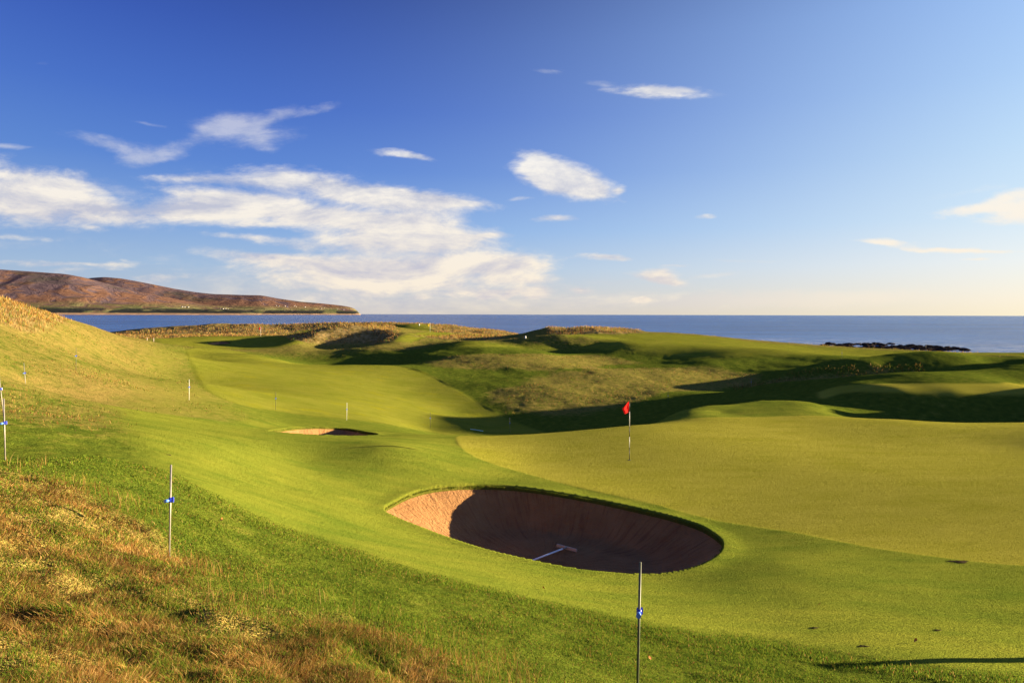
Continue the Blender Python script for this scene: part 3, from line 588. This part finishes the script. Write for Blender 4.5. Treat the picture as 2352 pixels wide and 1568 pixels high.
# ---------------------------------------------------------------- grass blades
def blade_material(name):
    m = bpy.data.materials.new(name); m.use_nodes = True; t = NT(m.node_tree); t.n.clear()
    o = t.new('ShaderNodeOutputMaterial'); a = t.new('ShaderNodeAttribute', attribute_name='col')
    d = t.new('ShaderNodeBsdfDiffuse'); tr = t.new('ShaderNodeBsdfTranslucent'); mx = t.new('ShaderNodeMixShader'); mx.inputs[0].default_value = .35
    t.l.new(a.outputs['Color'], d.inputs[0]); t.l.new(a.outputs['Color'], tr.inputs[0]); t.l.new(d.outputs[0], mx.inputs[1]); t.l.new(tr.outputs[0], mx.inputs[2])
    t.l.new(mx.outputs[0], o.inputs[0]); return m
m_blade = blade_material('grass_blade')
def blades(name, x, y, h, wd, lean, laz, col, sink=.01, A=None):
    n = len(x); z = ground_z(x, y, SURF if A is None else A)-sink
    f = rng.uniform(0, 2*math.pi, n); wx, wy = np.cos(f)*wd/2, np.sin(f)*wd/2
    lx, ly = np.cos(laz)*lean*h, np.sin(laz)*lean*h
    hz = h*np.sqrt(np.clip(1-np.minimum(lean, .97)**2*.8, .1, 1))
    V = np.empty((n, 5, 3), np.float32)
    V[:, 0] = np.stack([x-wx, y-wy, z], 1); V[:, 1] = np.stack([x+wx, y+wy, z], 1)
    V[:, 2] = np.stack([x+wx*.8+lx*.35, y+wy*.8+ly*.35, z+hz*.58], 1); V[:, 3] = np.stack([x-wx*.8+lx*.35, y-wy*.8+ly*.35, z+hz*.58], 1)
    V[:, 4] = np.stack([x+lx, y+ly, z+hz], 1)
    b = (np.arange(n)*5)[:, None]; Fc = np.hstack([b+np.array([0, 1, 2, 3]), b+np.array([3, 2, 4])]).ravel()
    L = (np.arange(n)*7)[:, None]+np.array([0, 4]); me = mesh_np(name, V.reshape(-1, 3), Fc, L.ravel(), m_blade, smooth=False)
    C = np.empty((n, 5, 4), np.float32); C[:, :, 3] = 1; C[:, :, :3] = col[:, None]
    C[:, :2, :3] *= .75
    attr(me, 'col', C.reshape(-1, 4)); return me
def scatter(n, p0, p1, r0, r1, power=0.0):
    p = rng.uniform(p0, p1, n); l = rng.uniform(0, 1, n)**(1+power)*(math.log(r1)-math.log(r0))+math.log(r0); r = np.exp(l)
    return r*np.sin(p), r*np.cos(p), r
def pick(*cols):
    return np.array(cols)
GR = pick((.065,.125,.014),(.098,.16,.016),(.14,.198,.02),(.195,.225,.028)); ST = pick((.22,.122,.032),(.31,.175,.052),(.17,.075,.02),(.38,.25,.09))
def colours(n, pstraw, straw=ST, green_=GR):
    s = rng.uniform(0, 1, n) < pstraw
    c = np.where(s[:, None], straw[rng.integers(0, len(straw), n)], green_[rng.integers(0, len(green_), n)])
    return c*rng.uniform(.75, 1.25, (n, 1))
# foreground: short green rough, then the straw coloured tussocks
x, y, r = scatter(620000, -.74, .76, 3.0, 14.5); zz_ = zones(x, y)
keep = rng.uniform(0, 1, len(x)) > np.clip(zz_['apron']*1.02+.0*r, 0, 1); x, y, r = x[keep], y[keep], r[keep]; tn = zz_['tan'][keep]
clump = fbm(x, y, .5, 3, 91); tint = fbm(x, y, 1.6, 3, 92)
h = rng.uniform(.015, .038, len(x))*(1+.7*clump)+.012*tn
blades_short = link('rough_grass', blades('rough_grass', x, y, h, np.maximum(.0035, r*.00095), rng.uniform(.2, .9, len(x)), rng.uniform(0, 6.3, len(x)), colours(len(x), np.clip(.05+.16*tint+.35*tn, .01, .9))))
tag(blades_short, 'short green rough grass on the near bank between bunker apron and tussocks', 'grass', kind='stuff')
x, y, r = scatter(430000, -.74, .45, 2.2, 13.5); tn = zones(x, y)['tan']; cl_ = fbm(x, y, .7, 3, 95); 
keep = rng.uniform(0, 1, len(x)) < tn*sstep(-.35, .2, cl_)+.0; x, y, r, cl_ = x[keep], y[keep], r[keep], cl_[keep]
wind = fbm(x, y, .30, 2, 97)*7.0+2.4
h = rng.uniform(.02, .085, len(x))*(1+.9*np.clip(cl_, -.3, 1))
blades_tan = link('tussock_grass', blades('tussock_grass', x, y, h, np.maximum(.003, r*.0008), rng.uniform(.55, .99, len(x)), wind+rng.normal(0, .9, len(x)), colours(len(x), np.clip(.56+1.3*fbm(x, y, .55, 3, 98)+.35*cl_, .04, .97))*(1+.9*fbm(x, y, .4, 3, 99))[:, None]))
tag(blades_tan, 'long straw coloured tussock grass in the near left corner', 'grass', kind='stuff')
# seed stalks
cx_, cy_, r = scatter(420, -.70, .20, 4.2, 12.5); tn = zones(cx_, cy_)
e = sdf(cx_, cy_, tanrough); k = (np.abs(e+.1) < .7); cx_, cy_ = cx_[k], cy_[k]
x = np.repeat(cx_, 10)+rng.normal(0, .10, len(cx_)*10); y = np.repeat(cy_, 10)+rng.normal(0, .10, len(cx_)*10); r = np.hypot(x, y)
st = link('seed_stalks', blades('seed_stalks', x, y, rng.uniform(.08, .22, len(x)), np.maximum(.003, r*.0005), rng.uniform(.1, .5, len(x)), rng.uniform(0, 6.3, len(x)), colours(len(x), 1.0, ST*1.05)))
tag(st, 'thin dry seed stalks along the edge of the tussocks', 'grass', kind='stuff')
# fringe of longer grass along the apron edge, and round the bunker lip
x, y, r = scatter(260000, -.62, .74, 7.0, 30); e = sdf(x, y, apron); k = (e > -.75) & (e < .22) & (r < 15.5) & (rng.uniform(0, 1, len(x)) < .85); x, y, r, e = x[k], y[k], r[k], e[k]
h = rng.uniform(.02, .05, len(x))*(.6+.6*sstep(.2, -.3, e))
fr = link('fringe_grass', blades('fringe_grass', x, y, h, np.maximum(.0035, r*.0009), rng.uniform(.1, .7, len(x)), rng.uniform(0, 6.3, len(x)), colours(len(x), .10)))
tag(fr, 'slightly longer green grass along the mown edge above the near bank', 'grass', kind='stuff')
LX = []; LY = []
for B in (B1, B2):
    q = spline(B, 60 if B is B1 else 40); nrm = q-B.mean(0); nrm /= np.hypot(*nrm.T)[:, None]; o_ = rng.uniform(-.01, .10, (len(q), 1)); LX.append((q+nrm*o_)[:, 0]); LY.append((q+nrm*o_)[:, 1])
x = np.concatenate(LX*3); y = np.concatenate(LY*3); kx = fbm(x, y, .25, 2, 120) > -.12; x = x+rng.normal(0, .025, len(x)); y = y+rng.normal(0, .025, len(y)); x, y = x[kx], y[kx]; r = np.hypot(x, y)
lip = link('bunker_lip_grass', blades('bunker_lip_grass', x, y, rng.uniform(.008, .03, len(x)), np.maximum(.003, r*.0005), rng.uniform(.1, .8, len(x)), rng.uniform(0, 6.3, len(x)), colours(len(x), .12), sink=.0))
tag(lip, 'green turf blades overhanging the lips of the two nearer bunkers', 'grass', kind='stuff')
# marram on the dunes
x, y, r = scatter(380000, -.74, .60, 28, 205); zz_ = zones(x, y); bl_ = zz_['blond']; cl_ = fbm(x, y, 3.0, 3, 101)
keep = rng.uniform(0, 1, len(x)) < bl_*sstep(-.5, .1, cl_)*.9; x, y, r = x[keep], y[keep], r[keep]
dn = link('dune_grass', blades('dune_grass', x, y, rng.uniform(.2, .5, len(x))*np.where(r < 80, .6, 1.0), r*.0006, rng.uniform(.1, .6, len(x)), rng.uniform(0, 6.3, len(x)), colours(len(x), .85)*1.3))
tag(dn, 'pale marram grass covering the dunes and the dune crests', 'grass', kind='stuff')
# thin straw in the middle distance
x, y, r = scatter(330000, -.72, .74, 17, 125); zz_ = zones(x, y); tn = zz_['tan']*(1-zz_['fair'])*(1-zz_['apron']); cl_ = fbm(x, y, 2.2, 3, 103)
keep = (rng.uniform(0, 1, len(x)) < tn*sstep(-.2, .5, cl_)*.9) & (zz_['blond'] < .3); x, y, r = x[keep], y[keep], r[keep]
md = link('meadow_grass', blades('meadow_grass', x, y, rng.uniform(.03, .12, len(x))*np.where(x > -5, 1.6, 1), r*.0007, rng.uniform(.3, .95, len(x)), rng.uniform(0, 6.3, len(x)), colours(len(x), .50)*1.15))
tag(md, 'thin straw and green rough in the valley and on the left dune', 'grass', kind='stuff')
bank = tanbanks[1]
x = rng.uniform(bank[:, 0].min(), bank[:, 0].max(), 9000); y = rng.uniform(bank[:, 1].min()-8, bank[:, 1].max(), 9000); e = sdf(x, y, bank); k = (e > -1.5) & (fbm(x, y, 1.6, 2, 105) > -.1); x, y = x[k], y[k]; r = np.hypot(x, y)
bk = link('bank_grass', blades('bank_grass', x, y, rng.uniform(.08, .38, len(x)), r*.0004, rng.uniform(.05, .4, len(x)), rng.uniform(0, 6.3, len(x)), colours(len(x), .6)))
tag(bk, 'tall dry grass standing on the shaded bank behind the green', 'grass', kind='stuff')

# ---------------------------------------------------------------- small solids
import bmesh
def cyl(bm, p0, p1, r0, r1=None, seg=12, cap=True, mat=0):
    r1 = r0 if r1 is None else r1; p0 = Vector(p0); p1 = Vector(p1); d = (p1-p0).normalized(); a = d.orthogonal().normalized(); b_ = d.cross(a)
    A = [bm.verts.new(p0+(a*math.cos(k*2*math.pi/seg)+b_*math.sin(k*2*math.pi/seg))*r0) for k in range(seg)]
    B = [bm.verts.new(p1+(a*math.cos(k*2*math.pi/seg)+b_*math.sin(k*2*math.pi/seg))*r1) for k in range(seg)]
    for k in range(seg):
        f = bm.faces.new((A[k], A[(k+1) % seg], B[(k+1) % seg], B[k])); f.material_index = mat; f.smooth = True
    if cap: bm.faces.new(A[::-1]).material_index = mat; bm.faces.new(B).material_index = mat
def box(bm, c, s, mat=0, bev=0.0):
    r = bmesh.ops.create_cube(bm, size=1.0, matrix=Matrix.Translation(c) @ Matrix.Diagonal((*s, 1)))
    fs = {f for v_ in r['verts'] for f in v_.link_faces}
    for f in fs: f.material_index = mat
    if bev: bmesh.ops.bevel(bm, geom=list({e for f in fs for e in f.edges}), offset=bev, segments=2, affect='EDGES')
def done(bm, name, mats, parent=None):
    bmesh.ops.recalc_face_normals(bm, faces=bm.faces); me = bpy.data.meshes.new(name); bm.to_mesh(me); bm.free()
    for m in (mats if isinstance(mats, (list, tuple)) else [mats]): me.materials.append(m)
    return link(name, me, parent)
def empty(name, loc, label, cat, group=None):
    o = bpy.data.objects.new(name, None); COL.objects.link(o); o.location = loc; o.empty_display_size = .1; tag(o, label, cat, group); return o
m_metal = simple('galvanised', (.27, .25, .22), .45, .25); m_green = simple('green_post_paint', (.10, .11, .07), .5, .1)
m_white = simple('white_paint', (.80, .79, .74), .4, 0, .05); m_black = simple('black_paint', (.03, .03, .022), .5); m_blue = simple('blue_plastic', (.015, .045, .52), .35)
m_lblue = simple('pale_blue_plastic', (.10, .25, .75), .3)
def cloth(name, col):
    m = bpy.data.materials.new(name); m.use_nodes = True; t = NT(m.node_tree); t.n.clear(); o = t.new('ShaderNodeOutputMaterial')
    c = t.mix(t.mapr(t.noise(t.new('ShaderNodeTexCoord').outputs['Object'], 18, 3), .3, .7), col, tuple(v_*.82 for v_ in col))
    d = t.new('ShaderNodeBsdfDiffuse'); tr = t.new('ShaderNodeBsdfTranslucent'); mx = t.new('ShaderNodeMixShader'); mx.inputs[0].default_value = .45
    t.l.new(c, d.inputs[0]); t.l.new(c, tr.inputs[0]); t.l.new(d.outputs[0], mx.inputs[1]); t.l.new(tr.outputs[0], mx.inputs[2]); t.l.new(mx.outputs[0], o.inputs[0]); return m
m_red = cloth('red_cloth', (.92, .035, .03)); m_yel = cloth('yellow_cloth', (.85, .60, .06))
def post(kind):
    """1.1 m rope post: a rod and a blue clamp with its knob"""
    root = empty('rope_post', (0, 0, 0), '', '')
    bm = bmesh.new(); cyl(bm, (0, 0, -.15), (0, 0, 1.095), .0105); cyl(bm, (0, 0, 1.095), (0, 0, 1.10), .0105, .007)
    done(bm, 'pole', {'white': m_white, 'metal': m_metal, 'green': m_green}[kind], root)
    bm = bmesh.new(); box(bm, (.010, .016, .69), (.052, .02, .062), 0, .006); cyl(bm, (0, 0, .665), (0, 0, .715), .019)
    cl = done(bm, 'clamp', m_blue, root)
    bm = bmesh.new(); cyl(bm, (-.006, -.012, .686), (-.026, -.060, .682), .015, .021, 14); done(bm, 'knob', m_lblue, cl)
    return root
protos = {k: post(k) for k in ('white', 'metal', 'green')}; used = set()
def copy_tree(o, parent=None):
    c = o.copy(); COL.objects.link(c); c.parent = parent
    for ch in o.children: copy_tree(ch, c)
    return c
def put_post(px, D, kind, label, tilt=(0, 0), rz=0.0, sc=1.0, z=None):
    o = protos[kind] if kind not in used else copy_tree(protos[kind]); used.add(kind)
    x = (px-CX)/F*D; o.location = (x, D, float(ground_z(x, D, SURF)) if z is None else z)
    o.rotation_euler = (math.radians(tilt[0]), math.radians(tilt[1]), rz); o.scale = (sc,)*3
    tag(o, label, 'post', 'thin rope posts with blue clamps around the green'); return o
put_post(1466, 5.6, 'green', 'dark rope post nearest the camera, at the bottom edge below the large bunker', (0, 1.2), .15)
put_post(390, 8.0, 'metal', 'pale metal rope post on the near bank left of the large bunker', (0, 1.4), -.4)
put_post(13, 11.6, 'metal', 'grey rope post cut by the left edge of the photo', (0, -1.8), -.2)
put_post(9, 17.0, 'metal', 'leaning rope post behind the one at the left edge', (0, -9.0), -.3)
put_post(60, 27.5, 'metal', 'grey rope post leaning on the left dune slope', (0, -4.5), 0)
put_post(175, 34.0, 'green', 'faint dark rope post high on the left dune slope', (0, 0), 0)
put_post(435, 36.5, 'white', 'white rope post beside the left edge of the fairway', (0, 0), 0)
put_post(634, 43.0, 'green', 'thin dark rope post on the fairway beyond the narrow bunker', (0, 0), 0)
put_post(797, 43.0, 'white', 'white rope post on the fairway behind the narrow bunker', (0, .8), 0)
put_post(989, 49.5, 'green', 'thin dark rope post where the fairway drops into the valley', (0, 0), 0)
put_post(1172, 50.5, 'metal', 'rope post in the shaded valley beside the pale pole', (0, -1), 0)
put_post(1535, 60.0, 'green', 'rope post lost in the dark valley right of the red flag', (0, 0), 0)
put_post(1726, 72.0, 'metal', 'rope post at the left foot of the dry grass bank', (0, 0), 0)
put_post(1934, 78.0, 'green', 'rope post in the dry grass halfway along the shaded bank', (0, 0), 0)
put_post(2127, 80.0, 'metal', 'rope post on the shaded bank near the right edge', (0, 0), 0)
# golf flag
def flag(px, D, hgt_, cloth, label, bands, sc=1.0, cw=.36, chh=.42):
    x = (px-CX)/F*D; z = float(ground_z(x, D, SURF)); root = empty('golf_flag', (x, D, z), label, 'flag')
    bm = bmesh.new(); zs_ = bands
    for k in range(len(zs_)-1): cyl(bm, (0, 0, zs_[k]), (0, 0, zs_[k+1]), .0115*sc, mat=k % 2)
    done(bm, 'pole', [m_black, m_white], root)
    bm = bmesh.new(); nu, nv = 14, 12; g = []
    for i in range(nu+1):
        for j in range(nv+1):
            a = i/nu; bq = j/nv                       # a away from pole, bq downwards
            ww = (.06+.94*min(1, bq*1.7)) if bq < .6 else (1-(bq-.6)*.75)
            xx = -a*cw*ww; zz2 = hgt_-.01-bq*chh-a*a*.03+.02*math.sin(a*7)
            yy = .05*math.sin(a*9+bq*3)*a+.03*a
            g.append(bm.verts.new((xx-.011*sc, yy, zz2)))
    for i in range(nu):
        for j in range(nv):
            f = bm.faces.new((g[i*(nv+1)+j], g[(i+1)*(nv+1)+j], g[(i+1)*(nv+1)+j+1], g[i*(nv+1)+j+1])); f.smooth = True
    done(bm, 'flag_cloth', cloth, root); return root
flag(1446.5, 24.7, 2.13, m_red, 'red flag on a black and white banded pole in the green', [-.1, .46, .84, 1.22, 1.75, 2.13], 1, .26, .42)
flag(988, 156, 2.1, m_yel, 'small yellow flag on the distant green near the sea', [-.1, 0, 2.1], 2.0, .7, .8)
flag(599, 150, 2.1, m_red, 'tiny red flag on the distant fairway before the dune ridge', [-.1, 0, 2.1], 2.0, .5, .6)
x = (1446.5-CX)/F*24.7; bm = bmesh.new(); cyl(bm, (0, 0, -.1), (0, 0, .004), .054, seg=28); cyl(bm, (0, 0, .0), (0, 0, .006), .058, .050, seg=28)
cup = done(bm, 'hole_cup', m_black); cup.location = (x, 24.7, float(ground_z(x, 24.7, SURF))); tag(cup, 'dark round hole cup at the foot of the red flag', 'hole')
# rake on the bunker floor
def sand_z(x, y):
    d = (S1[..., 0]-x)**2+(S1[..., 1]-y)**2; k = np.unravel_index(np.argmin(d), d.shape); return float(S1[k][2])
def sand_hit(px, py):
    best = None
    for Dd in np.linspace(12, 21, 400):
        xx = (px-CX)/F*Dd; zr_ = H-(py-hy(px))/F*Dd
        if sand_z(xx, Dd) > zr_: return Vector((xx, Dd, sand_z(xx, Dd)))
a = sand_hit(1280, 1258); b_ = sand_hit(1327, 1270); e = sand_hit(1232, 1291); mid_ = (a+b_)/2
rk = empty('rake', mid_, 'white handled rake with a pale head lying in the large bunker', 'rake')
m_wood = simple('weathered_wood', (.50, .40, .30), .7)
m_rakeh = simple('pale_handle', (.86, .88, .92), .4, 0, .05)
dd = (b_-a); dd.z = 0; L_ = min(dd.length, .62); dn_ = dd.normalized(); up = Vector((0, 0, 1)); pn = dn_.cross(up)
bm = bmesh.new(); box(bm, (0, 0, 0), (L_, .045, .07), 0, .006); bmesh.ops.transform(bm, matrix=Matrix(((dn_.x, pn.x, 0, 0), (dn_.y, pn.y, 0, 0), (0, 0, 1, .07), (0, 0, 0, 1))), verts=bm.verts)
hd = done(bm, 'rake_head', m_wood, rk)
bm = bmesh.new()
for k in range(15):
    p = dn_*((k/14-.5)*L_*.95); cyl(bm, p+Vector((0, 0, .045)), p+Vector((0, 0, -.02))+pn*0.01, .005, .003, 6)
done(bm, 'tines', m_metal, hd)
bm = bmesh.new(); ev = e-mid_; ev = ev.normalized()*1.75; ev.z = .02
cyl(bm, (0, 0, .085), tuple(ev), .021); done(bm, 'handle', m_rakeh, rk)
bm = bmesh.new(); cyl(bm, (0, 0, .085), tuple(Vector((0, 0, .085)).lerp(ev, .09)), .022); done(bm, 'socket', m_metal, rk)
# pale pole lying in the shade
p0 = hit(1081, 987, 45); p1 = hit(1108, 988.5, 45); z0, z1 = (float(ground_z(*p, SURF))+.06 for p in (p0, p1))
p1 = (p0[0]+.95, p0[1]-.1); z1 = float(ground_z(*p1, SURF))+.07
bm = bmesh.new(); cyl(bm, (0, 0, 0), (p1[0]-p0[0], p1[1]-p0[1], z1-z0), .03, .03, 10)
m_turq = simple('pale_turquoise', (.55, .85, .78), .4, 0, .05)
o = done(bm, 'lying_pole', m_turq); o.location = (p0[0], p0[1], z0); tag(o, 'pale turquoise pole lying on the shaded fairway', 'pole')
# fallen leaves and bare divots
m_leaf = simple('orange_leaf', (.55, .20, .05), .7)
for k, (q, y_, lab) in enumerate([(510, 1198, 'small orange leaf lying on the short grass right of the pale post'), (1492, 1516, 'small orange leaf lying just right of the dark post at the bottom'),
        (1250, 1355, 'small pale orange leaf on the mown edge below the large bunker'), (1885, 1392, 'orange leaf on the mown grass right of the large bunker'), (2105, 1476, 'orange leaf on the grass at the lower right')]):
    p = hit(q, y_, 3); bm = bmesh.new(); pts = [(0, -.03), (.014, -.012), (.018, .005), (.01, .022), (0, .034), (-.012, .02), (-.017, .003), (-.012, -.014)]
    c_ = bm.verts.new((0, 0, .004)); vs = [bm.verts.new((a_, b2, .012+.01*math.sin(i*1.7))) for i, (a_, b2) in enumerate(pts)]
    for i in range(8): bm.faces.new((c_, vs[i], vs[(i+1) % 8]))
    o = done(bm, 'leaf', m_leaf); o.location = (p[0], p[1], float(ground_z(*p, SURF))+.03); o.rotation_euler = (.9, .2, k*1.3); tag(o, lab, 'leaf', 'fallen leaves on the turf')
m_soil = simple('dark_soil', (.07, .055, .025), .95, 0, .4)
for k, (q, y_, w_, lab) in enumerate([(2205, 1290, .22, 'dark round hole in the turf below the edge of the green'), (1872, 1442, .10, 'small dark divot on the mown turf right of the large bunker'),
        (2155, 1447, .09, 'small dark divot near the lower right corner'), (1985, 1484, .12, 'dark divot above the long post shadow'), (390, 1045, .10, 'dark divot on the slope above the pale metal post')]):
    p = hit(q, y_, 3); bm = bmesh.new(); n_ = 16; top_ = []; w_ = w_*(.7 if k else 1)
    for i in range(n_):
        a_ = i*2*math.pi/n_; rr_ = w_*(.8+.25*math.sin(3*a_+k)+.1*math.sin(5*a_)); xx, yy = math.cos(a_)*rr_, math.sin(a_)*rr_*.6
        top_.append(bm.verts.new((xx, yy, float(ground_z(p[0]+xx, p[1]+yy, SURF)-ground_z(*p, SURF))+.006)))
    c_ = bm.verts.new((0, 0, .016))
    for i in range(n_): bm.faces.new((c_, top_[i], top_[(i+1) % n_]))
    o = done(bm, 'divot', m_soil); o.location = (p[0], p[1], float(ground_z(*p, SURF))); tag(o, lab, 'divot', 'bare divots in the turf')
# markers, bench
def marker(px, D, w_, h_, mat, label, cat='marker'):
    x = (px-CX)/F*D; bm = bmesh.new(); cyl(bm, (0, 0, -.05), (0, 0, h_*.8), w_/2, w_*.45, 12); cyl(bm, (0, 0, h_*.8), (0, 0, h_), w_*.45, w_*.15, 12)
    o = done(bm, 'tee_marker', mat); o.location = (x, D, float(ground_z(x, D, SURF))); tag(o, label, cat); return o
marker(1207, 117, .28, .5, m_white, 'white marker at the left end of the shaded grassy bank')
marker(963, 181, .28, .55, m_white, 'white marker on the tee at the edge of the sea')
marker(338, 120, .13, .8, m_wood, 'left of the two short pale posts at the foot of the left dune', 'post')
marker(353, 120, .13, .8, m_wood, 'right of the two short pale posts at the foot of the left dune', 'post')
x = (884-CX)/F*176; z = float(ground_z(x, 176, SURF)); bn = empty('bench', (x, 176, z), 'dark bench on the distant tee beside the dune', 'bench')
m_dkw = simple('dark_wood', (.06, .045, .03), .7)
bm = bmesh.new(); box(bm, (0, 0, .85), (4.2, .6, .12)); done(bm, 'seat', m_dkw, bn)
for s in (-.9, 1.1):
    bm = bmesh.new(); box(bm, (s, 0, .35), (.25, .5, .88)); done(bm, 'leg', m_wood, bn)
# post standing out of frame at the right whose long shadow lies across the near grass
pr_ = empty('marker_post', (9.1, 8.75, float(ground_z(9.1, 8.75, SURF))), 'stout wooden post whose long thin shadow crosses the near grass at the lower right', 'post')
bm = bmesh.new(); box(bm, (0, 0, .45), (.17, .17, 1.4), 0, .012); done(bm, 'shaft', m_wood, pr_)
bm = bmesh.new(); box(bm, (0, 0, 1.18), (.21, .21, .06), 0, .012); done(bm, 'cap', m_wood, pr_)
# boulders on the shore
m_rock = simple('wet_rock', (.040, .030, .024), .95, 0, .4, 1.5)
def rock_mesh(seed):
    bm = bmesh.new(); bmesh.ops.create_icosphere(bm, subdivisions=3, radius=1); rs = random.Random(seed); ph_ = [rs.uniform(0, 6) for _ in range(6)]
    for v_ in bm.verts:
        c = v_.co; k = 1+.22*math.sin(3*c.x+ph_[0])*math.sin(2.3*c.y+ph_[1])+.16*math.sin(5*c.y+ph_[2]+3*c.z)+.1*math.sin(8*c.x+ph_[3])*math.sin(7*c.z+ph_[4]); v_.co = c*k
        v_.co.z = max(-.5, v_.co.z)
    me = bpy.data.meshes.new('boulder'); bm.to_mesh(me); bm.free(); me.materials.append(m_rock); return me
RM = [rock_mesh(k) for k in range(6)]
for k in range(230):
    q = 1880+rng.beta(1.5, 1.3)*345; ytop = np.interp(q, [1880,1950,2050,2100,2150,2210], [793,791,792,794,798,803]); ybot = np.interp(q, [1880,2000,2100,2150,2210], [797,802,806,807,806])
    py = rng.uniform(ytop, ybot+2); Dd = 12.3*F/(py-hy(q)); Dd = min(Dd, 300)
    s = rng.uniform(.3, .95)*Dd/250*1.25; o = link('boulder', RM[k % 6]); o.location = ((q-CX)/F*Dd, Dd, SEA+.02*s); o.scale = (s*rng.uniform(1.1, 2.2), s*rng.uniform(.9, 1.6), s*rng.uniform(.35, .75)); o.rotation_euler = (0, 0, rng.uniform(0, 6.3))
    tag(o, 'dark wet boulder among the rocks on the shore at the right', 'rock', 'dark rocks along the shore')
# houses on the far shore
m_hw = simple('white_render', (.80, .77, .72), .8, 0, .05, .5); m_roof = simple('slate', (.10, .10, .11), .7, 0, .2, .5)
def house_proto():
    r = empty('house', (0, 0, 0), '', '')
    bm = bmesh.new(); box(bm, (0, 0, 3), (18, 9, 8)); done(bm, 'wall', m_hw, r)
    bm = bmesh.new(); pr = [(-5, 7), (5, 7), (0, 11)]; A = [bm.verts.new((-9.6, a_, b2)) for a_, b2 in pr]; Bq = [bm.verts.new((9.6, a_, b2)) for a_, b2 in pr]
    bm.faces.new(A); bm.faces.new(Bq[::-1])
    for k in range(3): bm.faces.new((A[k], Bq[k], Bq[(k+1) % 3], A[(k+1) % 3]))
    done(bm, 'roof', m_roof, r); return r
hp = house_proto(); first = True
hs_pix = [(418,707),(424,707.5),(432,708),(506,711),(512,711.5),(518,711),(524,712),(634,704),(640,705),(654,705.5),(660,706),(676,704.5),(680,706),(700,707),(738,710),(745,709),(775,712),(790,713),(812,714),(1,1)]
def hill_z(x, y):
    best = SEA
    for N_ in HN:
        d = (N_[..., 0]-x)**2+(N_[..., 1]-y)**2; k = np.unravel_index(np.argmin(d), d.shape)
        if d[k] < 250**2: best = max(best, N_[k][2])
    return best
for q0, y0 in hs_pix[:-1]:
    q, y_ = q0, y0
    hitp = None
    for Dd in np.linspace(4200, 9500, 300):
        xx = (q-CX)/F*Dd
        if hill_z(xx, Dd) > H-(y_-HY)/F*Dd: hitp = (xx, Dd, hill_z(xx, Dd)); break
    if not hitp: continue
    o = hp if first else copy_tree(hp); first = False; o.location = hitp; o.rotation_euler = (0, 0, rng.uniform(-.5, .5)); s = rng.uniform(.5, .9); o.scale = (s, s, s)
    tag(o, 'tiny white house on the low slope across the bay', 'house', 'white houses across the bay')
print('terrain', G.shape, 'cp', len(CP))
